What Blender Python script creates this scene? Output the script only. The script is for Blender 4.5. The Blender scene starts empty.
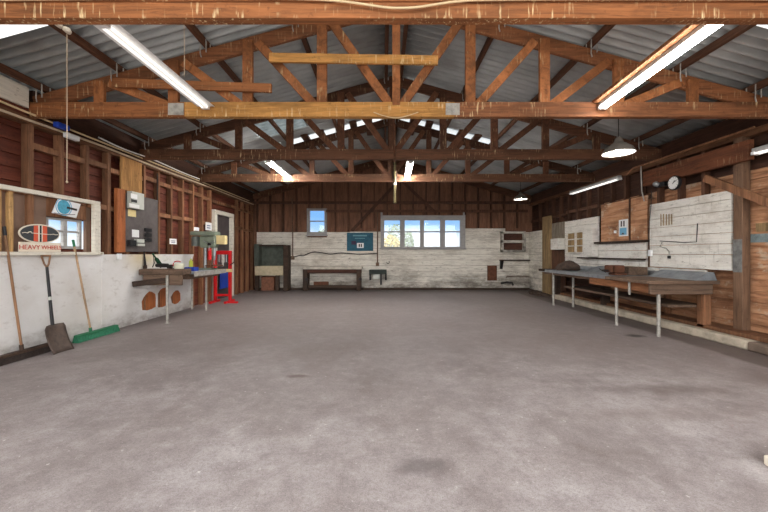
import bpy, bmesh, math, random
from mathutils import Vector, Matrix
random.seed(7)
S = bpy.context.scene
COL = S.collection
F = 341.33                      # focal length in pixels (16 mm on 36 mm, 768 px)
EYE = 1.3
VX, VY = 383.0, 253.0

# ------------------------------------------------------------------ camera
cd = bpy.data.cameras.new('camera'); cam = bpy.data.objects.new('camera', cd); COL.objects.link(cam)
cd.lens = 16.0; cd.sensor_width = 36.0; cd.sensor_fit = 'HORIZONTAL'
cd.shift_x = (384 - VX) / 768.0; cd.shift_y = -(256 - VY) / 768.0
cd.clip_start = 0.02; cd.clip_end = 500
cam.location = (0, 0, EYE); cam.rotation_euler = (math.pi / 2, 0, 0)
S.camera = cam

# ------------------------------------------------------------------ exposure
vs = S.view_settings
vs.view_transform = 'Standard'; vs.look = 'None'; vs.gamma = 1.0; vs.use_curve_mapping = False
vs.exposure = 0.98
S.display_settings.display_device = 'sRGB'
S.cycles.max_bounces = 10; S.cycles.diffuse_bounces = 7; S.cycles.transmission_bounces = 6
S.cycles.sample_clamp_indirect = 8.0

# ------------------------------------------------------------------ sky and sun
w = bpy.data.worlds.new('sky'); S.world = w; w.use_nodes = True
nt = w.node_tree; nt.nodes.clear()
wo = nt.nodes.new('ShaderNodeOutputWorld'); bg = nt.nodes.new('ShaderNodeBackground')
tc = nt.nodes.new('ShaderNodeTexCoord'); sp = nt.nodes.new('ShaderNodeSeparateXYZ')
rp = nt.nodes.new('ShaderNodeValToRGB')
e = rp.color_ramp.elements
e[0].position = 0.0; e[0].color = (.80, .86, .92, 1)
e[1].position = 1.0; e[1].color = (.42, .60, .90, 1)
for p, c in ((.045, (.80, .86, .92, 1)), (.072, (.36, .58, .92, 1)), (.11, (.20, .44, .88, 1)), (.4, (.45, .62, .9, 1))):
    q = e.new(p); q.color = c
nz = nt.nodes.new('ShaderNodeTexNoise'); nz.inputs['Scale'].default_value = 9; nz.inputs['Detail'].default_value = 4
ad = nt.nodes.new('ShaderNodeMath'); ad.operation = 'MULTIPLY_ADD'; ad.inputs[1].default_value = .06
mr = nt.nodes.new('ShaderNodeMapRange')      # extra sky strength added behind the camera to fill the interior
mr.inputs['From Min'].default_value = .25; mr.inputs['From Max'].default_value = -.7
mr.inputs['To Min'].default_value = .72; mr.inputs['To Max'].default_value = 2.9
sb = nt.nodes.new('ShaderNodeMath'); sb.operation = 'SUBTRACT'; sb.inputs[1].default_value = .03
L = nt.links.new
L(tc.outputs['Generated'], sp.inputs[0]); L(tc.outputs['Generated'], nz.inputs['Vector'])
L(nz.outputs['Fac'], ad.inputs[0]); L(sp.outputs['Z'], ad.inputs[2]); L(ad.outputs[0], sb.inputs[0]); L(sb.outputs[0], rp.inputs[0])
wf = nt.nodes.new('ShaderNodeMapRange'); wf.inputs['From Min'].default_value = .1; wf.inputs['From Max'].default_value = -.5   # hazy warm white behind the camera
wm = nt.nodes.new('ShaderNodeMix'); wm.data_type = 'RGBA'; wm.inputs[7].default_value = (.82, .815, .81, 1)
L(sp.outputs['Y'], wf.inputs['Value']); L(wf.outputs[0], wm.inputs[0]); L(rp.outputs[0], wm.inputs[6])
L(sp.outputs['Y'], mr.inputs['Value']); L(wm.outputs[2], bg.inputs['Color']); L(mr.outputs[0], bg.inputs['Strength'])
L(bg.outputs[0], wo.inputs[0])

sd = bpy.data.lights.new('sun', 'SUN'); sd.energy = 2.6; sd.angle = .01; sd.color = (1, .96, .9)
sun = bpy.data.objects.new('sun', sd); COL.objects.link(sun)
sun.rotation_euler = Vector((.72, .26, -.9)).to_track_quat('-Z', 'Y').to_euler()

# ------------------------------------------------------------------ colour and material helpers
def sr(r, g, b):
    f = lambda v: (v / 255 / 12.92) if v / 255 <= .04045 else ((v / 255 + .055) / 1.055) ** 2.4
    return (f(r), f(g), f(b), 1)

class NT:
    def __init__(s, name):
        s.m = bpy.data.materials.new(name); s.m.use_nodes = True
        s.t = s.m.node_tree; s.t.nodes.clear()
        s.o = s.n('ShaderNodeOutputMaterial'); s.b = s.n('ShaderNodeBsdfPrincipled')
        s.l(s.b.outputs[0], s.o.inputs[0]); s.co = s.n('ShaderNodeTexCoord')
    def n(s, k, **kw):
        x = s.t.nodes.new(k)
        for a, v in kw.items(): setattr(x, a, v)
        return x
    def l(s, a, b): s.t.links.new(a, b)
    def vec(s, scale, off=True):
        mp = s.n('ShaderNodeMapping'); mp.inputs['Scale'].default_value = scale
        if off:
            oi = s.n('ShaderNodeObjectInfo'); mu = s.n('ShaderNodeVectorMath', operation='SCALE')
            cb = s.n('ShaderNodeCombineXYZ')
            for k in range(3): s.l(oi.outputs['Random'], cb.inputs[k])
            s.l(cb.outputs[0], mu.inputs[0]); mu.inputs['Scale'].default_value = 37.0
            av = s.n('ShaderNodeVectorMath', operation='ADD')
            s.l(s.co.outputs['Object'], av.inputs[0]); s.l(mu.outputs[0], av.inputs[1]); s.l(av.outputs[0], mp.inputs['Vector'])
        else: s.l(s.co.outputs['Object'], mp.inputs['Vector'])
        return mp.outputs[0]
    def noise(s, vec, scale=1.0, detail=5, rough=.6, dist=0.0):
        x = s.n('ShaderNodeTexNoise'); x.inputs['Scale'].default_value = scale; x.inputs['Detail'].default_value = detail
        x.inputs['Roughness'].default_value = rough; x.inputs['Distortion'].default_value = dist
        s.l(vec, x.inputs['Vector']); return x.outputs['Fac']
    def ramp(s, fac, stops):
        r = s.n('ShaderNodeValToRGB'); el = r.color_ramp.elements
        el[0].position, el[0].color = stops[0]; el[1].position, el[1].color = stops[-1]
        for p, c in stops[1:-1]: q = el.new(p); q.color = c
        s.l(fac, r.inputs[0]); return r.outputs[0]
    def mix(s, fac, a, b, mode='MIX'):
        m = s.n('ShaderNodeMix', data_type='RGBA', blend_type=mode)
        for sock, v in ((m.inputs[0], fac), (m.inputs[6], a), (m.inputs[7], b)):
            if hasattr(v, 'links') or hasattr(v, 'is_linked'): s.l(v, sock)
            else: sock.default_value = v
        return m.outputs[2]
    def math(s, op, a, b=None, c=None):
        m = s.n('ShaderNodeMath', operation=op)
        for i, v in enumerate((a, b, c)):
            if v is None: continue
            if hasattr(v, 'is_linked'): s.l(v, m.inputs[i])
            else: m.inputs[i].default_value = v
        return m.outputs[0]
    def mask(s, fac, lo, hi):
        m = s.n('ShaderNodeMapRange'); m.inputs['From Min'].default_value = lo; m.inputs['From Max'].default_value = hi
        s.l(fac, m.inputs['Value']); return m.outputs[0]
    def vary(s, col, amt=.25):
        oi = s.n('ShaderNodeObjectInfo')
        mr = s.n('ShaderNodeMapRange'); mr.inputs['To Min'].default_value = 1 - amt; mr.inputs['To Max'].default_value = 1 + amt
        s.l(oi.outputs['Random'], mr.inputs['Value'])
        v = s.n('ShaderNodeVectorMath', operation='SCALE'); s.l(col, v.inputs[0]); s.l(mr.outputs[0], v.inputs['Scale'])
        return v.outputs[0]
    def bump(s, fac, strength=.3, dist=.01):
        b = s.n('ShaderNodeBump'); b.inputs['Strength'].default_value = strength; b.inputs['Distance'].default_value = dist
        s.l(fac, b.inputs['Height']); s.l(b.outputs[0], s.b.inputs['Normal'])
    def fin(s, col, rough=.7, metal=0.0, spec=.3):
        if hasattr(col, 'is_linked'): s.l(col, s.b.inputs['Base Color'])
        else: s.b.inputs['Base Color'].default_value = col
        if hasattr(rough, 'is_linked'): s.l(rough, s.b.inputs['Roughness'])
        else: s.b.inputs['Roughness'].default_value = rough
        s.b.inputs['Metallic'].default_value = metal
        s.b.inputs['Specular IOR Level'].default_value = spec
        return s.m

def dim(c, k): return (c[0] * k, c[1] * k, c[2] * k, 1)

def wood(name, c, axis='x', vary=.2, streak=0.0, dark=.45, rough=.75, knots=True):
    s = NT(name)
    g = {'x': (1.6, 30, 30), 'y': (30, 1.6, 30), 'z': (30, 30, 1.6), 'd': (8, 8, 8)}[axis]
    g2 = {'x': (1.2, 6, 6), 'y': (6, 1.2, 6), 'z': (6, 6, 1.2), 'd': (2.4, 2.4, 2.4)}[axis]
    n1 = s.noise(s.vec(g), 1, 8, .72, 1.0); n2 = s.noise(s.vec(g2), 1, 6, .68, .4); n5 = s.noise(s.vec((13, 13, 13)), 1, 4, .7)
    col = s.ramp(n1, [(.30, dim(c, dark * .75)), (.5, c), (.72, dim(c, 1.35))])
    col = s.mix(s.math('MULTIPLY', s.mask(n2, .44, .66), .75), col, dim(c, .42))
    col = s.mix(s.math('MULTIPLY', s.mask(n5, .58, .70), .55), col, dim(c, .32))
    if vary: col = s.vary(col, vary)
    if streak:
        v = s.vec((44, 44, 5)); n3 = s.noise(v, 1, 3, .5); n4 = s.noise(s.vec((1.3, 1.3, 4)), 1, 3)
        k = s.math('MULTIPLY', s.mask(n3, .58, .68), s.mask(n4, .46, .62))
        k = s.math('MULTIPLY', k, streak)
        col = s.mix(k, col, sr(222, 196, 150))
    s.bump(n1, .35, .006)
    return s.fin(col, rough)

def plain(name, c, rough=.5, metal=0.0, wear=.15, spec=.3, scale=6, vary=0):
    s = NT(name); n = s.noise(s.vec((scale,) * 3), 1, 6, .7)
    col = s.ramp(n, [(.25, dim(c, 1 - 2 * wear)), (.55, c), (.85, dim(c, 1 + wear))])
    if vary: col = s.vary(col, vary)
    return s.fin(col, rough, metal, spec)

def painted(name, c, stain, axis='y', amount=.55):
    """old painted boarding: grain, worn streaks and soft stains"""
    s = NT(name)
    g = {'x': (2, 2, 26), 'y': (2, 2, 26)}[axis]
    n1 = s.noise(s.vec(g), 1, 6, .7); n2 = s.noise(s.vec((1.8, 1.8, 2.6)), 1, 7, .72)
    n3 = s.noise(s.vec((8, 8, 24)), 1, 6, .78); n4 = s.noise(s.vec((22, 22, 2.5)), 1, 4, .6)
    col = s.ramp(n1, [(.25, dim(c, .72)), (.5, c), (.8, dim(c, 1.08))])
    col = s.mix(s.math('MULTIPLY', s.mask(n2, .5, .78), amount), col, stain)
    col = s.mix(s.math('MULTIPLY', s.mask(n3, .58, .68), .7), col, dim(stain, .5))
    col = s.mix(s.math('MULTIPLY', s.mask(n4, .62, .72), .4), col, dim(stain, .55))
    s.bump(n1, .25, .005)
    return s.fin(col, .75)

def emit(name, c, strength):
    s = NT(name); s.b.inputs['Emission Color'].default_value = c; s.b.inputs['Emission Strength'].default_value = strength
    return s.fin(c, .4)

M = {}
M['tie_front'] = wood('orange_timber_x', sr(146, 92, 54), 'x', .12, 1.0)
M['tie_gold'] = wood('golden_timber_x', sr(188, 136, 74), 'x', .1, .9, .7)
M['tie_brown'] = wood('brown_timber_x', sr(142, 92, 60), 'x', .12, .9)
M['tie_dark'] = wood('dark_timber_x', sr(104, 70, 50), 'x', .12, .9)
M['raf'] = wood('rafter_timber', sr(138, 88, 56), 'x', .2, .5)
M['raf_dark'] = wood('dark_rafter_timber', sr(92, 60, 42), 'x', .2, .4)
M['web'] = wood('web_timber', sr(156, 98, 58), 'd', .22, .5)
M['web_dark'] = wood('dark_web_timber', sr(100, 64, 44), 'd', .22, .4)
M['purlin'] = wood('purlin_timber', sr(92, 60, 42), 'y', .2, 0)
M['stud'] = wood('stud_timber', sr(140, 98, 70), 'z', .28, 0)
M['stud_gold'] = wood('pale_stud_timber', sr(196, 156, 104), 'z', .1, 0, .7)
M['stud_dark'] = wood('dark_stud_timber', sr(92, 62, 46), 'z', .25, 0)
M['plate'] = wood('plate_timber', sr(116, 80, 56), 'y', .15, 0)
M['lboard'] = wood('red_brown_boards', sr(112, 58, 42), 'y', .1, 0, .6)
M['gboard'] = wood('dark_gable_boards', sr(134, 94, 72), 'z', .1, 0, .6)
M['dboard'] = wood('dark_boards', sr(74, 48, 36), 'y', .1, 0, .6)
M['orange_z'] = wood('orange_timber_z', sr(176, 104, 60), 'z', .1, 0, .6)
M['ply'] = wood('pale_plywood', sr(180, 132, 78), 'z', .05, 0, .75)
M['beam_y'] = wood('header_timber', sr(112, 66, 42), 'y', .1, .3)
M['bench_wood'] = wood('bench_timber', sr(116, 94, 78), 'y', .15, 0, .45)
M['bench_x'] = wood('bench_timber_x', sr(116, 94, 78), 'x', .15, 0, .45)
M['old_dark'] = wood('old_dark_timber', sr(70, 54, 44), 'x', .2, 0, .5)
M['tan_z'] = wood('tan_timber_z', sr(166, 138, 98), 'z', .15, 0, .6)
M['handle'] = wood('pale_handle_wood', sr(176, 146, 114), 'z', .1, 0, .7)
M['handle_brown'] = wood('brown_handle_wood', sr(150, 112, 82), 'z', .1, 0, .7)
M['white'] = painted('white_boarding', sr(214, 212, 208), sr(168, 160, 150), 'y', .5)
s = NT('cream_boarding'); n1 = s.noise(s.vec((2, 2, 26), False), 1, 6, .7); n2 = s.noise(s.vec((1.1, 1.1, 2.6), False), 1, 6, .7); n3 = s.noise(s.vec((7, 7, 26), False), 1, 5, .75); sx = s.n('ShaderNodeSeparateXYZ'); s.l(s.co.outputs['Object'], sx.inputs[0])
c = s.ramp(n1, [(.25, sr(178, 172, 160)), (.5, sr(230, 224, 212)), (.8, sr(242, 238, 228))])
c = s.mix(s.math('MULTIPLY', s.mask(n2, .46, .72), .7), c, sr(150, 138, 122)); c = s.mix(s.math('MULTIPLY', s.mask(n3, .58, .68), .7), c, sr(92, 82, 72))
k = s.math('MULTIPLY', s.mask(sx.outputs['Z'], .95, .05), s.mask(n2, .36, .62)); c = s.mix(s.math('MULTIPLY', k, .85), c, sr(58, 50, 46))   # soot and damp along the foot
s.bump(n1, .25, .005); M['cream'] = s.fin(c, .75)
M['creamy'] = painted('cream_boarding_side', sr(226, 222, 214), sr(150, 132, 112), 'y', .7)
M['trim'] = painted('white_trim', sr(226, 220, 206), sr(170, 150, 120), 'y', .4)
M['frame'] = painted('grey_window_paint', sr(168, 166, 164), sr(110, 104, 100), 'x', .5)
M['steel'] = plain('galvanised_steel', sr(170, 174, 178), .42, .75, .2, .5, 9)
M['pipe'] = plain('grey_pipe', sr(176, 172, 164), .5, .35, .25, .4, 14)
M['dirty_steel'] = plain('dull_sheet_steel', sr(150, 156, 162), .5, .5, .25, .4, 5)
M['blackmetal'] = plain('black_iron', sr(46, 42, 42), .55, .4, .2, .4, 12)
M['rust'] = plain('rusty_plate', sr(104, 66, 48), .8, .1, .3, .3, 8)
M['black'] = plain('black_plastic', sr(34, 33, 35), .45, 0, .1)
M['enamel'] = plain('white_enamel', sr(236, 236, 234), .3, 0, .03)
M['grey_shade'] = plain('grey_lamp_metal', sr(112, 106, 98), .45, .4, .15)
M['red'] = plain('red_paint', sr(206, 30, 34), .4, 0, .12)
M['blue'] = plain('blue_plastic', sr(36, 70, 176), .45, 0, .1)
M['green'] = plain('green_plastic', sr(44, 112, 78), .6, 0, .15)
M['bristle_dark'] = plain('dark_bristles', sr(58, 50, 46), .9, 0, .3, .2, 40)
M['bristle_green'] = plain('green_bristles', sr(56, 122, 92), .9, 0, .3, .2, 40)
M['machine'] = plain('grey_green_machine_paint', sr(132, 142, 124), .5, .1, .18)
M['yellowbox'] = plain('pale_yellow_paint', sr(226, 206, 150), .6, 0, .1)
M['paper'] = plain('white_paper', sr(236, 236, 236), .8, 0, .03)
M['meter'] = plain('grey_meter_case', sr(196, 198, 190), .5, 0, .08)
M['slate'] = plain('slate_board', sr(84, 76, 76), .7, 0, .2, .3, 5)
M['dark_panel'] = plain('dark_meter_panel', sr(94, 87, 86), .6, 0, .2, .3, 6)
M['teal'] = plain('teal_print', sr(36, 92, 112), .6, 0, .2, .3, 14)
M['conc'] = plain('concrete_trough', sr(204, 190, 160), .9, 0, .18, .2, 8)
M['kerb'] = plain('cream_kerb_concrete', sr(188, 176, 158), .9, 0, .25, .2, 5)
M['brick'] = plain('old_brick', sr(140, 96, 76), .9, 0, .3, .2, 12)
M['hood'] = plain('sooty_plate', sr(92, 98, 90), .7, .2, .35, .3, 4)
M['cable'] = plain('pale_cable', sr(214, 190, 150), .6, 0, .1)
M['cable_dark'] = plain('dark_cable', sr(50, 46, 44), .6, 0, .1)
M['string'] = plain('pale_string', sr(206, 186, 160), .8, 0, .1)
M['brass'] = plain('olive_pole_paint', sr(84, 74, 46), .5, .2, .15)
M['cloth'] = plain('dark_sacking', sr(82, 68, 60), .95, 0, .3, .2, 14)
M['sky_sign'] = plain('sky_blue_print', sr(120, 180, 214), .6, 0, .1)
M['cyan'] = plain('cyan_print', sr(84, 170, 200), .6, 0, .25, .3, 30)
M['orange_print'] = plain('orange_red_print', sr(224, 96, 66), .6, 0, .1)
M['cream_paint'] = plain('cream_sign_paint', sr(232, 222, 204), .6, 0, .06)
M['flue'] = emit('lit_fluorescent_tube', (1, .97, .93, 1), 20.0)
M['flue_rear'] = emit('lit_fluorescent_tube_rear', (1, .97, .93, 1), 105.0)
M['flue_dim'] = emit('dim_fluorescent_tube', (1, .97, .93, 1), .45)
M['bulb'] = emit('lit_bulb', (1, .94, .85, 1), 60.0)
M['tube_off'] = plain('unlit_tube_glass', sr(226, 228, 228), .25, 0, .02)

# corrugated iron
s = NT('old_galvanised_roofing'); n = s.noise(s.vec((1.0, 2.2, 1.0), False), 1, 6, .65); n2 = s.noise(s.vec((.8, .9, .8), False), 1, 3)
c = s.ramp(n, [(.25, sr(140, 143, 143)), (.6, sr(178, 182, 182)), (.85, sr(200, 203, 203))])
c = s.mix(s.mask(n2, .58, .85), c, sr(112, 98, 88)); M['iron'] = s.fin(c, .45, .35, .5)
# translucent roof sheet
s = NT('cloudy_roof_sheet'); n = s.noise(s.vec((30, 30, 30), False), 1, 3)
c = s.ramp(n, [(.3, sr(226, 222, 210)), (.66, sr(240, 238, 230)), (.72, sr(150, 140, 122))])
tr = s.n('ShaderNodeBsdfTranslucent'); df = s.n('ShaderNodeBsdfDiffuse'); mx = s.n('ShaderNodeMixShader'); mx.inputs[0].default_value = .3
s.l(c, tr.inputs[0]); s.l(c, df.inputs[0]); s.l(tr.outputs[0], mx.inputs[1]); s.l(df.outputs[0], mx.inputs[2]); s.l(mx.outputs[0], s.o.inputs[0])
M['skylight'] = s.m
s = NT('dull_roof_sheet'); n = s.noise(s.vec((5, 9, 5), False), 1, 4)
c = s.ramp(n, [(.3, sr(110, 114, 108)), (.7, sr(150, 154, 148))])
tr = s.n('ShaderNodeBsdfTranslucent'); df = s.n('ShaderNodeBsdfDiffuse'); mx = s.n('ShaderNodeMixShader'); mx.inputs[0].default_value = .4
s.l(c, tr.inputs[0]); s.l(c, df.inputs[0]); s.l(tr.outputs[0], mx.inputs[1]); s.l(df.outputs[0], mx.inputs[2]); s.l(mx.outputs[0], s.o.inputs[0])
M['old_sheet'] = s.m
# glass
s = NT('window_glass'); tr = s.n('ShaderNodeBsdfTransparent'); tr.inputs[0].default_value = (.96, .97, .97, 1)
gl = s.n('ShaderNodeBsdfGlossy'); gl.inputs['Roughness'].default_value = .03; mx = s.n('ShaderNodeMixShader')
mx.inputs[0].default_value = .05
s.l(tr.outputs[0], mx.inputs[1]); s.l(gl.outputs[0], mx.inputs[2]); s.l(mx.outputs[0], s.o.inputs[0])
M['glass'] = s.m
# rough orange weatherboards of the right wall
s = NT('rough_orange_boards'); n1 = s.noise(s.vec((16, 1.4, 20), False), 1, 6, .7, .5); n2 = s.noise(s.vec((1.4, 1.8, 3), False), 1, 5, .6); n3 = s.noise(s.vec((3, 3.5, 5), False), 1, 6, .7)
c = s.ramp(n1, [(.25, sr(100, 68, 50)), (.5, sr(192, 140, 104)), (.78, sr(218, 180, 144))])
c = s.mix(s.mask(n2, .5, .75), c, sr(118, 78, 54)); c = s.mix(s.math('MULTIPLY', s.mask(n3, .56, .66), .7), c, sr(206, 188, 164))
s.bump(n1, .6, .012); M['rboard'] = s.fin(c, .85)
# left lower cladding
s = NT('whitewashed_sheet'); n1 = s.noise(s.vec((1.2, 1.0, 1.6), False), 1, 6, .62); n2 = s.noise(s.vec((5, 5, 9), False), 1, 5, .7); sx = s.n('ShaderNodeSeparateXYZ'); s.l(s.co.outputs['Object'], sx.inputs[0])
c = s.ramp(n1, [(.3, sr(206, 202, 196)), (.55, sr(222, 220, 218)), (.8, sr(236, 236, 236))])
c = s.mix(s.math('MULTIPLY', s.mask(n2, .56, .74), .55), c, sr(158, 148, 138))
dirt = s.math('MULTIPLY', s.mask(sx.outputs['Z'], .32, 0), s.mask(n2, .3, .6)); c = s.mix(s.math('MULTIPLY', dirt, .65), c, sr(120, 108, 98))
yel = s.math('MULTIPLY', s.mask(sx.outputs['Y'], 5.9, 6.3), s.mask(sx.outputs['Y'], 7.0, 6.6)); yel = s.math('MULTIPLY', yel, s.mask(sx.outputs['Z'], .9, 1.2)); c = s.mix(s.math('MULTIPLY', yel, .55), c, sr(196, 170, 104))
s.bump(n2, .2, .01); M['cladding'] = s.fin(c, .8)
# floor
s = NT('worn_concrete'); P = s.co.outputs['Object']; sx = s.n('ShaderNodeSeparateXYZ'); s.l(P, sx.inputs[0])
a = s.noise(s.vec((.45, .45, .45), False), 1, 6, .6, .5); b = s.noise(s.vec((1.6, 1.6, 1.6), False), 1, 8, .7, .3); f = s.noise(s.vec((45, 45, 45), False), 1, 4, .8); fl = s.noise(s.vec((26, 26, 26), False), 1, 4, .6); gr = s.noise(s.vec((150, 150, 150), False), 1, 3, .7); mid = s.noise(s.vec((7, 7, 7), False), 1, 6, .75)
fl2 = s.noise(s.vec((1.1, 1.1, 1), False), 1, 3)
c = s.ramp(b, [(.3, sr(134, 124, 122)), (.5, sr(168, 159, 158)), (.7, sr(192, 185, 184))])
c = s.mix(s.math('MULTIPLY', s.mask(a, .42, .68), .55), c, sr(132, 118, 112))
c = s.mix(s.math('MULTIPLY', s.mask(f, .45, .7), .5), c, sr(112, 102, 98))
c = s.mix(s.math('MULTIPLY', s.mask(mid, .5, .68), .4), c, sr(116, 106, 104)); c = s.mix(s.math('MULTIPLY', s.mask(mid, .46, .3), .35), c, sr(206, 200, 198))
c = s.mix(s.math('MULTIPLY', s.mask(gr, .52, .7), .55), c, sr(92, 84, 80)); c = s.mix(s.math('MULTIPLY', s.mask(gr, .44, .3), .35), c, sr(214, 206, 202))
c = s.mix(s.math('MULTIPLY', s.math('MULTIPLY', s.mask(fl, .66, .71), s.mask(fl2, .40, .55)), .85), c, sr(222, 216, 212))
shade_y = s.math('ADD', sx.outputs['Y'], s.math('MULTIPLY', a, 1.6)); c = s.mix(s.math('MULTIPLY', s.mask(shade_y, 3.2, 5.6), .5), c, sr(112, 101, 99))  # interior dimness painted into the floor colour, darker towards the back
def spot(x, y, rx, ry, col, k, c):
    v = s.n('ShaderNodeVectorMath', operation='SUBTRACT'); s.l(P, v.inputs[0]); v.inputs[1].default_value = (x, y, 0)
    v2 = s.n('ShaderNodeVectorMath', operation='DIVIDE'); s.l(v.outputs[0], v2.inputs[0]); v2.inputs[1].default_value = (rx, ry, 1e3)
    ln = s.n('ShaderNodeVectorMath', operation='LENGTH'); s.l(v2.outputs[0], ln.inputs[0])
    dn = s.math('MULTIPLY_ADD', s.noise(s.vec((6, 6, 6), False), 1, 4), 1.6, -.8)
    r = s.math('ADD', ln.outputs['Value'], dn)
    return s.mix(s.math('MULTIPLY', s.mask(r, 1.25, .45), k), c, col)
c = spot(.24, 2.08, .17, .09, sr(92, 84, 84), .55, c)
c = spot(2.75, 3.25, .7, .12, sr(96, 84, 78), .45, c)
c = spot(2.2, 2.75, .8, .12, sr(126, 112, 104), .3, c)
c = spot(3.96, 5.35, .14, .1, sr(60, 54, 52), .9, c)
c = spot(-.9, 3.6, .12, .05, sr(112, 96, 92), .8, c)
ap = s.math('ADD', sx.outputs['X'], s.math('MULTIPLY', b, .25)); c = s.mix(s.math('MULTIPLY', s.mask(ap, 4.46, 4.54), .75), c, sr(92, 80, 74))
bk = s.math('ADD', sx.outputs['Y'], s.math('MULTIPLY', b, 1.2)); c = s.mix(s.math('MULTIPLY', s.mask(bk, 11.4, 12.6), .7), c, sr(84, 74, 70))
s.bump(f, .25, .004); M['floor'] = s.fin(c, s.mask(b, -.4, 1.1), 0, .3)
M['yard'] = plain('pale_yard_concrete', sr(196, 188, 176), .9, 0, .12, .2, 2)
M['leaf'] = plain('green_leaves', sr(112, 128, 98), .7, 0, .3, .2, 3)
M['leaf_yellow'] = plain('yellow_green_leaves', sr(196, 178, 112), .7, 0, .25, .2, 3)
M['bark'] = plain('grey_bark', sr(96, 82, 70), .9, 0, .3, .2, 8)

# ------------------------------------------------------------------ geometry helpers (all take world coordinates)
class BM:
    def __init__(s): s.b = bmesh.new()
    def hexa(s, p):
        v = [s.b.verts.new(q) for q in p]
        for f in ((0, 3, 2, 1), (4, 5, 6, 7), (0, 1, 5, 4), (1, 2, 6, 5), (2, 3, 7, 6), (3, 0, 4, 7)): s.b.faces.new([v[i] for i in f])
        return s
    def box(s, x0, x1, y0, y1, z0, z1):
        return s.hexa([(x0, y0, z0), (x1, y0, z0), (x1, y1, z0), (x0, y1, z0), (x0, y0, z1), (x1, y0, z1), (x1, y1, z1), (x0, y1, z1)])
    def beam(s, a, b, wd, ht, side=None):
        """bar from a to b: wd across `side`, ht across the third direction"""
        a, b = Vector(a), Vector(b); d = (b - a).normalized()
        sd = Vector(side) if side else (Vector((0, 1, 0)) if abs(d.y) < .8 else Vector((1, 0, 0)))
        sd = (sd - d * sd.dot(d)).normalized(); up = d.cross(sd)
        o = []
        for q in (a, b):
            for i, j in ((-1, -1), (1, -1), (1, 1), (-1, 1)): o.append(q + sd * (wd / 2 * i) + up * (ht / 2 * j))
        return s.hexa(o)
    def tube(s, pts, r, n=8, cap=True):
        pts = [Vector(p) for p in pts]; rings = []
        rr = r if isinstance(r, (list, tuple)) else [r] * len(pts)
        for i, p in enumerate(pts):
            d = (pts[min(i + 1, len(pts) - 1)] - pts[max(i - 1, 0)]).normalized()
            u = d.cross(Vector((0, 0, 1)));  u = d.cross(Vector((1, 0, 0))) if u.length < .05 else u
            u.normalize(); v = d.cross(u)
            rings.append([s.b.verts.new(p + (u * math.cos(2 * math.pi * k / n) + v * math.sin(2 * math.pi * k / n)) * rr[i]) for k in range(n)])
        for A, B in zip(rings, rings[1:]):
            for k in range(n): s.b.faces.new((A[k], A[(k + 1) % n], B[(k + 1) % n], B[k]))
        if cap: s.b.faces.new(rings[0][::-1]); s.b.faces.new(rings[-1])
        return s
    def lathe(s, prof, c, n=24, axis='z', cap=False):
        c = Vector(c); rings = []
        for r, h in prof:
            ring = []
            for k in range(n):
                a = 2 * math.pi * k / n; x, y = r * math.cos(a), r * math.sin(a)
                ring.append(s.b.verts.new(c + (Vector((x, y, h)) if axis == 'z' else Vector((h, x, y)) if axis == 'x' else Vector((x, h, y)))))
            rings.append(ring)
        for A, B in zip(rings, rings[1:]):
            for k in range(n): s.b.faces.new((A[k], A[(k + 1) % n], B[(k + 1) % n], B[k]))
        if cap: s.b.faces.new(rings[0][::-1]); s.b.faces.new(rings[-1])
        return s
    def prism(s, poly, vec):
        vec = Vector(vec); a = [s.b.verts.new(p) for p in poly]; b = [s.b.verts.new(Vector(p) + vec) for p in poly]
        s.b.faces.new(a[::-1]); s.b.faces.new(b); n = len(a)
        for k in range(n): s.b.faces.new((a[k], a[(k + 1) % n], b[(k + 1) % n], b[k]))
        return s
    def plate_holes(s, outer, holes, vec):
        """flat plate with holes, given thickness"""
        vec = Vector(vec); ed = []; loops = []
        for lp in [outer] + holes:
            vs_ = [s.b.verts.new(p) for p in lp]; loops.append(vs_)
            for k in range(len(vs_)): ed.append(s.b.edges.new((vs_[k], vs_[(k + 1) % len(vs_)])))
        r = bmesh.ops.triangle_fill(s.b, edges=ed, use_beauty=True, use_dissolve=False)
        fs = [g for g in r['geom'] if isinstance(g, bmesh.types.BMFace)]
        mp = {}
        for lp in loops:
            for v in lp: mp[v] = s.b.verts.new(v.co + vec)
        for f in fs: s.b.faces.new([mp[v] for v in reversed(f.verts)])
        for lp in loops:
            n = len(lp)
            for k in range(n): s.b.faces.new((lp[k], lp[(k + 1) % n], mp[lp[(k + 1) % n]], mp[lp[k]]))
        return s
    def text(s, body, size, M4, extrude=.001):
        cu = bpy.data.curves.new('t', 'FONT'); cu.body = body; cu.size = size; cu.extrude = extrude; cu.align_x = 'CENTER'; cu.align_y = 'CENTER'
        o = bpy.data.objects.new('t', cu); COL.objects.link(o)
        dg = bpy.context.evaluated_depsgraph_get(); me = bpy.data.meshes.new_from_object(o.evaluated_get(dg))
        me.transform(M4); s.b.from_mesh(me); bpy.data.objects.remove(o); bpy.data.curves.remove(cu); bpy.data.meshes.remove(me)
        return s

def root_of(o):
    while o.parent: o = o.parent
    return o

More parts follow.
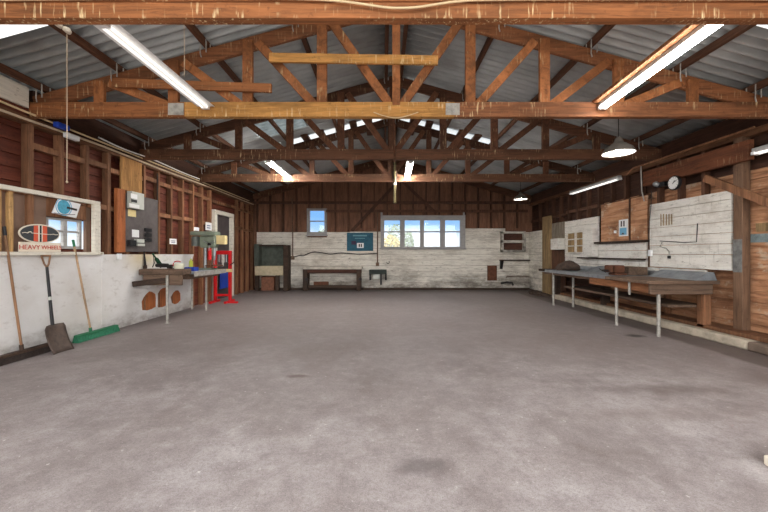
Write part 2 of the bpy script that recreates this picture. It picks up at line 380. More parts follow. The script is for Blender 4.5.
def obj(name, g, mat, parent=None, at=None, bevel=0, smooth=False, label=None):
    o0 = Vector(root_of(parent)['_o']) if parent else Vector(at or (0, 0, 0))
    b = g.b; bmesh.ops.recalc_face_normals(b, faces=b.faces[:])
    if o0.length: bmesh.ops.translate(b, verts=b.verts[:], vec=-o0)
    me = bpy.data.meshes.new(name); b.to_mesh(me); b.free()
    me.materials.append(mat if not isinstance(mat, str) else M[mat])
    if smooth:
        for p in me.polygons: p.use_smooth = True
        me.set_sharp_from_angle(angle=math.radians(40))
    o = bpy.data.objects.new(name, me); COL.objects.link(o)
    if parent: o.parent = parent
    else: o.location = o0
    o['_o'] = list(o0)
    if bevel:
        md = o.modifiers.new('bevel', 'BEVEL'); md.width = bevel; md.segments = 1; md.limit_method = 'ANGLE'
    if label: o['label'] = label
    return o

def thing(name, label, cat, loc, group=None):
    o = bpy.data.objects.new(name, None); COL.objects.link(o); o.location = loc; o.empty_display_size = .1
    o['_o'] = list(loc); o['label'] = label; o['category'] = cat
    if group: o['group'] = group
    return o

def tag(o, label, cat, group=None, kind=None):
    o['label'] = label; o['category'] = cat
    if group: o['group'] = group
    if kind: o['kind'] = kind
    return o

def struct(o, label=None, cat=None):
    o['kind'] = 'structure'
    if label: o['label'] = label
    if cat: o['category'] = cat
    return o

def P(px, py, d): return Vector(((px - VX) * d / F, d, EYE - (py - VY) * d / F))
def LW(px, py, X=-4.55):
    d = F * -X / (VX - px); return d, EYE - (py - VY) * d / F
def RW(px, py, X=5.2):
    d = F * X / (px - VX); return d, EYE - (py - VY) * d / F

# ------------------------------------------------------------------ dimensions
XL, XR, YB, Y0 = -4.55, 5.2, 12.1, -.4          # stud faces left / right, back boarding face, open front
XC, SL = .2, .275                                # ridge and roof slope
def chord(X): return 4.56 - SL * abs(X - XC)     # rafter centre line
def roof(X): return 4.745 - SL * abs(X - XC)     # underside of the iron
PLATE = 3.05

# ================================================================== SETTING
ground = struct(obj('ground', BM().box(-40, 40, -40, 70, -.25, -.1), 'yard'), 'pale concrete yard around the shed', 'ground')
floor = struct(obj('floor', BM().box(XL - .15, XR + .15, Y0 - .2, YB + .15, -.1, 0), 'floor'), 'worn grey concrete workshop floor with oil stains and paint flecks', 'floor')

# --- roof
PITCH = .135
def sheet(g, side, y0, y1, a0, a1):
    n = max(2, int((y1 - y0) / (PITCH / 12))); m = 3; prev = None
    for i in range(n + 1):
        y = y0 + (y1 - y0) * i / n; h = .040 * math.sin(2 * math.pi * y / PITCH)
        row = []
        for k in range(m + 1):
            a = a0 + (a1 - a0) * k / m; X = XC + side * a
            row.append(g.b.verts.new((X, y, roof(X) + .036 + h)))
        if prev:
            for k in range(m): g.b.faces.new((prev[k], prev[k + 1], row[k + 1], row[k]))
        prev = row
def skin(o):
    md = o.modifiers.new('thickness', 'SOLIDIFY'); md.thickness = .004; md.offset = 0
EL, ER = 5.15, 5.4       # eave run left and right of the ridge
g = BM()
for side, E in ((-1, EL), (1, ER)):
    sheet(g, side, Y0, 2.95, 0, E); sheet(g, side, 3.62, 6.9, 0, E)
    if side < 0: sheet(g, side, 6.9, 7.9, 0, 1.95); sheet(g, side, 6.9, 7.9, 3.0, E)
    else: sheet(g, side, 6.9, 7.9, 0, E)
    sheet(g, side, 7.9, 8.42, 0, E); sheet(g, side, 8.42, 9.05, 2.6, E); sheet(g, side, 9.05, YB + .3, 0, E)
ceiling = struct(obj('ceiling', g, 'iron', smooth=True), 'corrugated iron roof seen from below', 'ceiling'); skin(ceiling)
for side, y0, y1, a0, a1 in ((-1, 2.95, 3.62, 0, EL), (1, 2.95, 3.62, 0, ER), (-1, 6.9, 7.9, 1.95, 3.0), (-1, 8.42, 9.05, 0, 2.6), (1, 8.42, 9.05, 0, 2.6)):
    g = BM(); sheet(g, side, y0, y1, a0, a1)
    obj('skylight', g, 'old_sheet' if y0 == 6.9 else 'skylight', ceiling, smooth=True, label='dull grey translucent roofing sheet' if y0 == 6.9 else 'cloudy translucent roofing sheet')
g = BM(); g.prism([(XC - .25, Y0, roof(XC - .25) + .03), (XC, Y0, roof(XC) + .04), (XC + .25, Y0, roof(XC + .25) + .03), (XC, Y0, roof(XC) + .05)], (0, YB + .3 - Y0, 0))
obj('ridge_cap', g, 'iron', ceiling)
TRY = (2.58, 4.42, 6.41, 8.41)
offs = (.14, 1.32, 2.5, 3.64, 4.6)
for side in (-1, 1):
    for a in offs:
        X = XC + side * a; zt = roof(X)
        pu = obj('purlin', BM().box(X - .03, X + .03, Y0, YB, zt - .085, zt - .003), 'purlin', ceiling, bevel=.003)
        for ty in TRY:
            g = BM()
            for q in (-.055, .055):
                g.tube([(X - .035, ty + q, zt - .02), (X - .038, ty + q, zt - .2), (X - .025, ty + q, zt - .25)], .008, 5)
                g.tube([(X + .035, ty + q, zt - .02), (X + .038, ty + q, zt - .19)], .008, 5)
            obj('strap', g, 'pipe', pu)
for side in (-1, 1):
    for a in (.55, .93, 1.72, 2.1):
        X = XC + side * a; zt = roof(X)
        obj('batten', BM().box(X - .085, X + .085, 8.2, 9.4, zt - .06, zt - .002), 'purlin', ceiling)

# --- left wall
def hstrips(u0, u1, z0, z1, wd, openings=(), gap=.006):
    out = []; z = z0
    while z < z1 - .01:
        zt = min(z + wd, z1); cuts = sorted((a, b) for a, b, c, d_ in openings if c < (z + zt) / 2 < d_)
        u = u0
        for a, b in cuts:
            if a > u: out.append((u, a, z, zt - gap))
            u = max(u, b)
        if u < u1: out.append((u, u1, z, zt - gap))
        z += wd
    return out
WOP = (4.68, 5.42, 1.36, 1.80)       # the small window behind the framed recess (y0, y1, z0, z1)
DOP = (9.2, 10.28, 0, 2.36)          # door
g = BM()
for u0, u1, z0, z1 in hstrips(Y0, YB + .1, 0, 3.2, .17, [WOP, DOP]):
    g.hexa([(-4.675, u0, z0), (-4.65, u0, z0), (-4.65, u1, z0), (-4.675, u1, z0), (-4.69, u0, z1), (-4.67, u0, z1), (-4.67, u1, z1), (-4.69, u1, z1)])
for a, b, z0, z1 in ((Y0, WOP[0], 0, 3.4), (WOP[1], DOP[0], 0, 3.4), (DOP[1], YB + .1, 0, 3.4), (WOP[0], WOP[1], 0, WOP[2]), (WOP[0], WOP[1], WOP[3], 3.4), (DOP[0], DOP[1], DOP[3], 3.4)):
    g.box(-4.76, -4.69, a, b, z0, z1)
wl = struct(obj('wall_left', g, 'lboard'), 'timber framed left wall', 'wall')
k = 0; y = 4.0 - .42 * 10
while y < YB:
    if y > Y0 and not (DOP[0] - .06 < y < DOP[1] + .06):
        z0 = 2.12 if 4.5 < y < 5.4 else 0
        obj('stud', BM().box(-4.65, XL, y - .03 + random.uniform(-.01, .01), y + .03, z0, PLATE - .08), 'stud', wl, bevel=.003)
    y += .42
for z in (2.07, 2.72):
    y = 4.0 - .42 * 10
    while y < YB - .4:
        if y > Y0 and not (z < 2.4 and (DOP[0] - .5 < y < DOP[1])) and random.random() < .9:
            dz = random.uniform(-.03, .03)
            obj('noggin', BM().box(-4.64, XL - .01, y + .032, y + .388, z - .04 + dz, z + .04 + dz), 'stud', wl, bevel=.002)
        y += .42
obj('top_plate', BM().box(-4.66, XL + .01, Y0, YB, PLATE - .09, PLATE), 'plate', wl, bevel=.003)
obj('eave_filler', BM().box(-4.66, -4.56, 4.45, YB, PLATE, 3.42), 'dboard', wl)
g = BM(); g.box(-4.66, -4.56, Y0, 2.54, PLATE, 3.42); g.box(-4.66, -4.56, 2.62, 4.38, PLATE, 3.42); obj('eave_filler', g, 'lboard', wl)
obj('eave_board', BM().box(-4.56, -4.52, 2.66, 4.36, PLATE + .1, PLATE + .36), 'trim', wl, bevel=.003, label='cream painted board at the top of the wall')
# lower whitewashed cladding with three broken holes
Xc = -4.53
def hole(pts): return [(Xc,) + LW(130 + a * .166, 240 + b * .166, Xc) for a, b in pts]
holes = [hole([(70, 372), (82, 345), (98, 325), (118, 308), (140, 314), (158, 325), (161, 350), (160, 402), (135, 416), (108, 424), (74, 422)]),
         hole([(168, 322), (182, 300), (198, 290), (220, 284), (228, 300), (227, 392), (200, 404), (168, 408)]),
         hole([(245, 345), (260, 318), (275, 304), (296, 303), (308, 322), (309, 362), (292, 380), (274, 388), (252, 380)])]
outer = [(Xc, Y0, .01), (Xc, 8.05, .01), (Xc, 8.12, .2), (Xc, 8.04, .45), (Xc, 8.16, .8), (Xc, 8.1, 1.1), (Xc, 8.17, 1.27), (Xc, Y0, 1.29)]
cl = obj('cladding', BM().plate_holes(outer, holes, (-.018, 0, 0)), 'cladding', wl)
obj('inner_boards', BM().box(-4.57, -4.552, 6.05, 7.75, .08, .8), 'orange_z', wl, label='bare orange boards showing through the broken holes')
d_, z_ = LW(101, 300); obj('cover_strip', BM().box(-4.53, -4.522, d_ - .015, d_ + .015, .02, 1.29), 'cladding', wl)
obj('panel', BM().box(-4.645, -4.60, 2.2, 4.66, 1.3, 2.08), plain('brown_hardboard', sr(134, 108, 92), .7, 0, .1), wl, label='brown hardboard panel behind the framed recess')
obj('panel', BM().box(-4.645, -4.60, 5.29, 5.36, 1.3, 2.08), plain('brown_hardboard_strip', sr(126, 102, 86), .7, 0, .1), wl)
for yy in (4.05, 4.18):
    obj('stud', BM().box(-4.60, XL, yy - .025, yy + .025, 1.31, 2.08), 'stud_gold', wl, bevel=.003)
g = BM(); obj('panel', BM().box(-4.645, -4.6, 4.66, 5.29, 1.81, 2.08), 'stud', wl)

# framed recess (white trim) along the left wall
tr = struct(obj('trim_1', BM().box(-4.56, -4.50, 2.0, 5.44, 2.06, 2.115), 'trim', bevel=.004), 'white painted frame of the recess above the brooms', 'trim')
obj('frame_post', BM().box(-4.56, -4.505, 5.33, 5.45, 1.31, 2.06), 'trim', tr, bevel=.004)
obj('sill', BM().box(-4.6, -4.47, 2.0, 5.47, 1.27, 1.315), 'trim', tr, bevel=.004)

def window(name, label, place, cols, rows, bar, frm, mat, depth=.05):
    """place(u, z, dpt) -> world. cols/rows: pane edges; frm: outer rect"""
    u0, u1, z0, z1 = frm
    def bx(g, a, b, c, d, e0, e1):
        g.hexa([place(a, c, e0), place(b, c, e0), place(b, c, e1), place(a, c, e1), place(a, d, e0), place(b, d, e0), place(b, d, e1), place(a, d, e1)])
    g = BM()
    bx(g, u0, u1, z0, rows[0][0], 0, depth); bx(g, u0, u1, rows[-1][1], z1, 0, depth)
    us = [u0] + [q for c in cols for q in c] + [u1]
    for i in range(0, len(us), 2): bx(g, us[i], us[i + 1], rows[0][0], rows[-1][1], 0, depth)
    root = struct(obj(name, g, mat, at=place(u0, z0, 0), bevel=.003), label, 'window')
    for c in cols:
        for r0, r1 in zip(rows, rows[1:]):
            h = BM(); bx(h, c[0], c[1], r0[1], r1[0], .01, depth - .01); obj('glazing_bar', h, mat, root)
        for r in rows:
            h = BM(); bx(h, c[0], c[1], r[0], r[1], .022, .026); obj('pane', h, 'glass', root)
    return root
window('window_3', 'small four paned window glowing white inside the framed recess', lambda u, z, e: Vector((-4.64 - e, u, z)),
       [(4.74, 4.96), (5.02, 5.22)], [(1.40, 1.60), (1.63, 1.77)], .02, (4.70, 5.26, 1.36, 1.80), 'frame')

# door on the left wall
g = BM(); g.box(-4.6, -4.5, 9.16, 9.28, 0.005, 2.36); g.box(-4.6, -4.5, 10.2, 10.32, 0.005, 2.36); g.box(-4.6, -4.5, 9.16, 10.32, 2.36, 2.47)
dr = struct(obj('door_1', g, 'trim', at=(-4.55, 9.7, 0), bevel=.004), 'white framed dark slate door at the far end of the left wall', 'door')
obj('door_leaf', BM().box(-4.65, -4.6, 9.2, 10.28, .01, 2.36), 'slate', dr)
g = BM(); g.lathe([(.012, 0), (.012, .04), (.028, .05), (.03, .07), (.02, .085), (.001, .088)], (-4.6, 10.14, 1.02), 12, 'x'); obj('door_knob', g, 'steel', dr, smooth=True)

# --- back wall
def BX(px): return (px - VX) * YB / F
def BZ(py): return EYE - (py - VY) * YB / F
W1 = (BX(381.5), BX(464), BZ(248), BZ(215.5)); W2 = (BX(307), BX(327), BZ(235), BZ(208.5))
wtop = BZ(232)
g = BM()
for u0, u1, z0, z1 in hstrips(XL - .1, XR + .1, .0, wtop + .15, .21, [W1, W2]): g.box(u0, u1, YB + .03, YB + .06, z0, z1)
X = XL - .15
while X < XR + .15:
    X1 = min(X + .22, XR + .15); zt = lambda q: roof(q) + .02
    cuts = [(a, b) for a0, a1, a, b in (W1, W2) if a0 < (X + X1) / 2 < a1]
    z = wtop + .14
    segs = []
    for a, b in cuts:
        if a > z: segs.append((z, a))
        z = b
    for a, b in segs: g.box(X, X1 - .006, YB + .03, YB + .055, a, b)
    g.hexa([(X, YB + .03, z), (X1 - .006, YB + .03, z), (X1 - .006, YB + .055, z), (X, YB + .055, z), (X, YB + .03, zt(X)), (X1 - .006, YB + .03, zt(X1)), (X1 - .006, YB + .055, zt(X1)), (X, YB + .055, zt(X))])
    X = X1
def backing(u0, u1, z0, z1): g.box(u0, u1, YB + .06, YB + .1, z0, z1)
us = sorted([XL - .2, XR + .2, W1[0], W1[1], W2[0], W2[1]])
for a, b in zip(us, us[1:]):
    op = next((q for q in (W1, W2) if q[0] - .001 <= a and b <= q[1] + .001), None)
    if op: backing(a, b, 0, op[2]); backing(a, b, op[3], 3.3)
    else: backing(a, b, 0, 3.3)
zz = lambda q: roof(q) + .02
g.prism([(XL - .2, YB + .06, 3.3), (XR + .2, YB + .06, 3.3), (XC, YB + .06, zz(XC))], (0, .04, 0))
wb = struct(obj('wall_back', g, 'gboard'), 'back gable wall', 'wall')
X = XL + .1
while X < XR:
    if not any(o[0] - .06 < X < o[1] + .06 for o in (W1, W2)):
        g = BM(); g.box(X - .025, X + .025, YB - .07, YB + .03, wtop + (.135 if X > BX(350) else .005), roof(X) - .09); obj('stud', g, 'stud_dark', wb)
    else:
        o = W1 if W1[0] - .06 < X < W1[1] + .06 else W2
        obj('stud', BM().box(X - .025, X + .025, YB - .07, YB + .03, o[3] + .02, roof(X) - .09), 'stud_dark', wb)
    X += .46
obj('rail', BM().box(XL, XR, YB - .1, YB - .02, 3.03, 3.12), 'stud_dark', wb)
obj('rail', BM().box(BX(326.5), XR - .1, YB - .09, YB - .03, BZ(212.5), BZ(210)), 'stud_dark', wb)
for a, b in (((352, 231), (398, 182)), ((436, 214), (400, 180))):
    q0, q1 = (Vector((BX(p[0]), YB - .11, BZ(p[1]))) for p in (a, b)); obj('brace', BM().beam(q0, q1, .03, .1), 'stud_dark', wb)
# rafter pair on the gable
for side in (-1, 1):
    X1 = XL if side < 0 else XR
    obj('rafter', BM().beam((XC, YB - .12, chord(XC)), (X1, YB - .12, chord(X1)), .06, .19), 'raf_dark', wb)
# cream boards
g = BM()
bands = hstrips(BX(257), BX(350), .06, wtop, .2, [W1, W2], .007) + hstrips(BX(350) + .004, BX(505), .06, wtop + .13, .2, [W1, (BX(350), BX(381.5), wtop, 9)], .007) + hstrips(BX(505) + .004, XR - .02, .06, wtop + .0, .2, [], .007)
for u0, u1, z0, z1 in bands:
    j = random.uniform(0, .006); g.box(u0, u1, YB - .015 - j, YB + .03, z0, z1)
obj('boarding', g, 'cream', wb, label='cream painted horizontal boarding')
struct(obj('baseboard_back', BM().box(XL, XR - .02, YB - .08, YB - .0, 0.001, .07), 'old_dark', bevel=.01), 'dark timber along the foot of the back wall', 'baseboard')

pl = lambda u, z, e: Vector((u, YB - .035 + e, z))
wn = window('window_1', 'wide window of four double paned lights in the back wall', pl, [(BX(384.3), BX(400)), (BX(404.7), BX(420)), (BX(424), BX(440)), (BX(445), BX(460))],
       [(BZ(246.7), BZ(232.4)), (BZ(231.2), BZ(220.4))], .02, W1, 'frame', .09)
for px, top in ((381.6, 212.5), (464, 210.5)):
    obj('horn', BM().box(BX(px) - .035, BX(px) + .035, YB - .05, YB + .02, W1[2] - .05, BZ(top)), 'frame', wn)
obj('sill', BM().box(W1[0] - .06, W1[1] + .06, YB - .11, YB - .02, W1[2] - .05, W1[2]), 'frame', wn, bevel=.004)
wn = window('window_2', 'small two paned window high on the left of the back wall', pl, [(BX(310), BX(324.5))], [(BZ(232), BZ(221.7)), (BZ(220.7), BZ(210.8))], .02, W2, 'frame', .09)
obj('sill', BM().box(W2[0] - .03, W2[1] + .03, YB - .1, YB - .02, W2[2] - .04, W2[2]), 'frame', wn, bevel=.004)

# --- right wall
g = BM(); h = BM()
for u0, u1, z0, z1 in hstrips(Y0, 8.2, .12, 2.5, .16): g.hexa([(5.30, u0, z0), (5.33, u0, z0), (5.33, u1, z0), (5.30, u1, z0), (5.318, u0, z1), (5.34, u0, z1), (5.34, u1, z1), (5.318, u1, z1)])
for u0, u1, z0, z1 in hstrips(Y0, 8.2, 2.5, 3.3, .16): h.box(5.31, 5.34, u0, u1, z0, z1)
for u0, u1, z0, z1 in hstrips(8.2, YB + .1, 0, 3.3, .16): h.box(5.30, 5.34, u0, u1, z0, z1)
g.box(5.34, 5.42, Y0, YB + .1, 0, 3.4)
wr = struct(obj('wall_right', g, 'rboard'), 'timber framed right wall of rough orange boards', 'wall')
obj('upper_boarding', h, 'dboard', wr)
for y in [4.05 - .52 * q for q in range(8)] + [4.55] + [5.55 + .45 * q for q in range(14)]:
    if y < Y0: continue
    z0 = .14 if y < 5.2 else (2.2 if y < 9.7 and not 6.7 < y < 8.2 else (1.6 if y < 9 else .02))
    obj('stud', BM().box(XR, 5.3, y - .03, y + .03, z0, PLATE - .08), 'stud_dark' if y > 5.5 else 'stud', wr, bevel=.003)
for y in (5.6, 6.3):
    obj('stud', BM().box(XR, 5.3, y - .03, y + .03, .19, 1.0), 'stud', wr, bevel=.003)
for u0, u1, z in ((6.75, 8.2, 2.42), (8.3, 9.7, 2.45), (9.7, 12.0, 2.4)):
    obj('noggin', BM().box(5.21, 5.3, u0, u1, z - .04, z + .04), 'stud_dark', wr)
obj('top_plate', BM().box(XR - .01, 5.32, Y0, YB, PLATE - .09, PLATE), 'plate', wr, bevel=.003)
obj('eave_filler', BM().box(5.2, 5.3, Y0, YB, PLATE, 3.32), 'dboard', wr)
obj('post', BM().box(5.16, 5.28, 4.90, 5.035, .13, 2.98), wood('weathered_post', sr(120, 92, 72), 'z', .05, 0), wr, bevel=.006)
hd = obj('header', BM().box(5.08, 5.159, 4.74, 6.68, 2.60, 2.88), 'beam_y', wr, bevel=.005)
p0 = Vector((5.17, RW(707, 178)[0], RW(707, 178)[1])); p1 = Vector((5.17, RW(775, 204)[0], RW(775, 204)[1]))
obj('brace', BM().beam(p0, p1, .05, .11, (1, 0, 0)), 'stud', wr, bevel=.003)
g = BM()
for u0, u1, a, b in hstrips(6.69, 8.1, 1.56, 2.44, .3): g.box(5.175, 5.2, u0, u1, a, b)
obj('inner_boarding', g, 'rboard', wr, label='bare orange-brown boarding')
obj('cover_strip', BM().box(5.16, 5.175, 7.13, 7.17, 1.56, 2.44), 'stud_dark', wr)
obj('ledge', BM().box(5.05, 5.3, 6.68, 8.18, 1.52, 1.56), 'old_dark', wr, bevel=.003)
obj('ledge', BM().box(5.05, 5.2, 6.7, 8.9, 1.16, 1.19), 'old_dark', wr, bevel=.003)
# white boarding panels
def panel(y0, y1, z0, z1, wd, name='boarding', skip=None, mat='creamy'):
    g = BM()
    for u0, u1, a, b in hstrips(y0, y1, z0, z1, wd, [skip] if skip else [], .008):
        j = random.uniform(0, .008); g.box(5.165 - j, 5.2, u0, u1, a, b)
    return obj(name, g, mat, wr, label='white painted boarding')
panel(5.06, 6.60, 1.28, 2.24, .165)
panel(5.06, 6.60, 1.04, 1.28, .24)
g = BM()
for u0, u1, a, b in hstrips(5.47, 6.69, .88, 1.03, .15): g.box(5.165, 5.2, u0, u1, a, b)
obj('boarding', g, 'creamy', wr)
panel(6.70, 8.18, .86, 1.52, .165)
panel(8.2, 9.68, .86, 2.19, .166)
g = BM()
for u0, u1, a, b in hstrips(11.05, YB - .02, .05, wtop, .2): g.box(5.16, 5.2, u0, u1, a, b)
obj('boarding', g, 'cream', wr, label='cream painted boarding in the corner')
obj('corner_board', BM().box(5.12, 5.2, 10.5, 10.98, .02, 2.45), 'tan_z', wr, bevel=.004, label='tan upright board')
obj('corner_board', BM().box(5.18, 5.22, 9.72, 10.48, .02, 1.5), 'stud_dark', wr)
obj('corner_board', BM().box(5.18, 5.22, 9.72, 10.48, 1.5, 2.2), wood('grey_weathered_board', sr(128, 118, 104), 'z', .1, 0), wr)
# concrete kerb
s0 = struct(obj('trim_2', BM().box(4.84, 5.3, 4.55, 9.8, 0.001, .13), 'kerb', bevel=.02), 'cream concrete kerb along the foot of the right wall', 'trim')
obj('kerb_end', BM().box(4.84, 5.3, Y0, 4.548, 0.001, .125), plain('dirty_kerb_concrete', sr(120, 104, 92), .9, 0, .25, .2, 5), s0, bevel=.02)
obj('bottom_plate', BM().box(4.98, 5.3, Y0, 9.8, .131, .19), 'stud', wr, bevel=.006)
# patched boards right of the post
obj('patch', BM().box(5.155, 5.161, 4.905, 5.03, 1.02, 1.5), plain('worn_grey_blue_paint', sr(126, 126, 124), .8, 0, .35, .2, 9), wr)
for y0, y1, z0, z1, mt in ((4.66, 4.84, 1.6, 1.72, 'tan_z'), (4.5, 4.63, 1.62, 1.76, 'cream_paint'), (4.62, 4.95, 1.45, 1.57, 'sky_sign'), (4.2, 4.38, 1.15, 1.5, 'sky_sign')):
    if mt == 'sky_sign': mt = plain('faded_blue_paint', sr(136, 150, 152), .8, 0, .3, .2, 12)
    obj('patch', BM().box(5.285, 5.302, y0, y1, z0, z1), mt, wr)

# ================================================================== ROOF TRUSSES
KX = .17; SP = .96
def truss(y, label, mats, segs):
    tie, raf, web = mats
    t = thing('roof_truss', label, 'roof truss', (KX, y, 3.05), 'timber roof trusses')
    for x0, x1, mt in segs:
        obj('tie_beam', BM().box(x0, x1, y - .04, y + .04, 3.05, 3.24), mt, t, bevel=.004)
    for side, X1 in ((-1, XL), (1, XR)):
        obj('rafter', BM().beam((XC, y + .05, chord(XC)), (X1, y + .05, chord(X1)), .05, .18), raf, t, bevel=.004)
    obj('king_post', BM().box(KX - .05, KX + .05, y - .045, y + .045, 3.2, chord(KX)), web, t, bevel=.004)
    for side in (-1, 1):
        for k in range(1, 5):
            X = KX + side * SP * k
            obj('strut', BM().box(X - .065, X + .065, y - .02, y + .03, 3.2, chord(X) + .03), web, t, bevel=.003)
            if k < 4 or side > 0 or True:
                Xa = KX + side * SP * (k - 1); ta = Xa + side * (.1 if k > 1 else .08)
                obj('brace', BM().beam((X - side * .12, y - .025 + .04, chord(X - side * .12) - .02), (ta, y - .025 + .04, 3.22), .045, .11), web, t, bevel=.003)
    return t
T1 = truss(TRY[0], 'nearest roof truss, its orange tie beam crossing the top edge of the photo', ('tie_front', 'raf', 'web'), ((XL, XR, 'tie_front'),))
obj('rail', BM().box(XL, XR, TRY[0] - .055, TRY[0] - .041, 3.165, 3.235), 'tie_front', T1, bevel=.003)
T2 = truss(TRY[1], 'second roof truss from the front with a golden tie beam and boards nailed across it', ('tie_front', 'raf', 'web'),
           ((XL, -2.55, 'tie_front'), (-2.55, .92, 'tie_gold'), (.92, XR, 'tie_brown')))
for px, w_ in ((178, .1), (452, .09)):
    X = (px - VX) * 4.42 / F; obj('gusset_plate', BM().box(X - w_, X + w_, TRY[1] - .048, TRY[1] - .041, 3.07, 3.22), 'pipe', T2)
yy = TRY[1] - .065
obj('nailed_board', BM().beam(Vector((-1.45, yy, 3.79)), Vector((.70, yy, 3.755)), .04, .115, (0, 1, 0)), 'tie_gold', T2, bevel=.003)
obj('nailed_board', BM().beam(Vector((-3.45, yy, 3.47)), Vector((-1.42, yy, 3.40)), .04, .11, (0, 1, 0)), 'tie_front', T2, bevel=.003)
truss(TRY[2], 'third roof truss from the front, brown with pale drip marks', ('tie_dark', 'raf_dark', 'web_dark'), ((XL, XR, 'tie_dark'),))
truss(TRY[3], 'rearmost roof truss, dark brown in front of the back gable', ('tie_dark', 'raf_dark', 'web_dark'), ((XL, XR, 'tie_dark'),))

# ================================================================== LIGHTS
def batten(label, p0, p1, lit, board=False):
    p0, p1 = Vector(p0), Vector(p1)
    t = thing('fluorescent_light', label, 'light', tuple((p0 + p1) / 2), 'fluorescent lights')
    up = Vector((0, 0, 1)); d = (p1 - p0).normalized(); sd = d.cross(up)
    obj('housing', BM().beam(p0 + up * .03, p1 + up * .03, .15 if lit == 3 else .08 if lit else .10, .05, sd), 'frame' if lit else 'enamel', t, bevel=.005)  # rear housings widened to keep tube light off the roof
    g = BM()
    if not lit:
        g.hexa([p0 + sd * -.11 + up * .0, p0 + sd * .11 + up * .0, p1 + sd * .11 + up * .0, p1 + sd * -.11 + up * .0] + [p0 + sd * -.05 + up * .05, p0 + sd * .05 + up * .05, p1 + sd * .05 + up * .05, p1 + sd * -.05 + up * .05])
        obj('reflector', g, 'enamel', t)
    for q in (-1, 1):
        g = BM(); g.tube([p0 + d * .03 + sd * .034 * q - up * .02, p1 - d * .03 + sd * .034 * q - up * .02], .0125, 10)
        obj('tube', g, {1: 'flue', 3: 'flue_rear', 0: 'flue_dim', 2: 'flue_dim'}[lit], t, smooth=True)
    for a in (p0 + d * .02, p1 - d * .02):
        obj('end_cap', BM().beam(a - d * .02 - up * .015, a + d * .02 - up * .015, .095, .045, sd), 'enamel', t)
    if board:
        obj('mounting_board', BM().beam(p0 - d * .1 + up * .075, p1 + d * .06 + up * .075, .2, .035, sd), 'tie_front', t)
    return t
batten('white fluorescent batten with a wide reflector at the upper left between the two nearest trusses', (-2.27, 2.75, 3.17), (-2.26, 4.36, 3.17), 0)
batten('lit twin fluorescent on a timber board at the upper right between the two nearest trusses', (2.69, 2.66, 3.165), (2.79, 4.36, 3.165), 1, True)
batten('lit fluorescent hanging left of centre between the third and rearmost trusses', (-2.33, 6.9, 3.16), (-2.31, 8.75, 3.16), 3)
batten('lit fluorescent seen end on just right of the central pole under the rear trusses', (.56, 6.95, 3.16), (.60, 8.6, 3.16), 3)
batten('faint fluorescent mounted along the top of the right wall above the pigeonholes', (5.11, 7.36, 2.92), (5.11, 9.28, 2.92), 2)
batten('fluorescent on the right wall at the photo edge beyond the header beam', (5.11, 2.9, 2.68), (5.11, 4.70, 2.68), 2)
def pendant(label, c, r):
    c = Vector(c); t = thing('pendant_lamp', label, 'lamp', tuple(c), 'round pendant lamps')
    k = r / .2
    prof = [(.2, 0), (.198, .012), (.165, .075), (.10, .125), (.06, .15), (.045, .2), (.03, .225), (.001, .23)]
    obj('shade', BM().lathe([(a * k, b * k) for a, b in prof], c, 32), 'grey_shade', t, smooth=True)
    inn = [(.196, .004), (.163, .068), (.098, .118), (.001, .135)]
    obj('shade_lining', BM().lathe([(a * k, b * k) for a, b in inn], c, 32), 'enamel', t, smooth=True)
    g = BM(); g.lathe([(.001, -.005 * k), (.035 * k, .012 * k), (.045 * k, .04 * k), (.03 * k, .075 * k), (.015 * k, .1 * k), (.001, .11 * k)], c, 16); obj('bulb', g, 'bulb', t, smooth=True)
    obj('cord', BM().tube([c + Vector((0, 0, .22 * k)), Vector((c.x, c.y, roof(c.x) + .01))], .006, 6), 'cable_dark', t)
pendant('nearer grey dome pendant lamp hanging at the right above the bench', P(618.5, 153.5, 4.85), .205)
pendant('farther grey dome pendant lamp hanging near the back right corner', P(520.5, 199.5, 9.6), .185)

# ================================================================== LEFT WALL THINGS
# brooms and shovel
def broom(label, head, bl, hd0, hd1, top, foot, wood_m, grip_m, head_m, br_m):
    t = thing('push_broom', label, 'broom', (head, (hd0 + hd1) / 2, 0), 'push brooms against the left wall')
    obj('head', BM().box(head - .035, head + .035, hd0, hd1, .07, .11), head_m, t, bevel=.008)
    obj('bristles', BM().hexa([(head - .045, hd0 - .01, .002), (head + .05, hd0 - .01, .002), (head + .05, hd1 + .01, .002), (head - .045, hd1 + .01, .002), (head - .03, hd0, .075), (head + .03, hd0, .075), (head + .03, hd1, .075), (head - .03, hd1, .075)]), br_m, t)
    f, q = Vector(foot), Vector(top); d = q - f
    obj('handle', BM().tube([f, f + d * .95], .0135, 10), wood_m, t, smooth=True)
    obj('grip', BM().tube([f + d * .93, q], .0165, 10), grip_m, t, smooth=True)
    obj('socket', BM().tube([f + Vector((0, 0, -.02)), f + d * .05], .021, 10), head_m, t, smooth=True)
broom('brown handled push broom with dark bristles, nearest along the left wall', -4.43, 0, 3.75, 4.66, (-4.485, F * 4.485 / 379, 1.615), (-4.43, 4.19, .1), 'handle_brown', 'black', 'old_dark', 'bristle_dark')
broom('pale handled push broom with a long green head, right of the shovel', -4.43, 0, 4.92, 5.68, (-4.485, F * 4.485 / 310, 1.49), (-4.43, 5.18, .1), 'handle', 'green', 'green', 'bristle_green')
t = thing('shovel', 'square mouthed shovel with a long handle leaning between the two brooms', 'shovel', (-4.30, 4.50, 0))
hp = Vector((-4.475, 4.53, 1.285)); bp = Vector((-4.36, 4.50, .40))
d = (hp - bp).normalized()
obj('shaft', BM().tube([bp - d * .03, bp + d * .25, hp - d * .15], [.02, .0175, .016], 10), 'black', t, smooth=True)
obj('shaft_sleeve', BM().tube([bp + d * .3, bp + d * .345], .019, 10), 'meter', t, smooth=True)
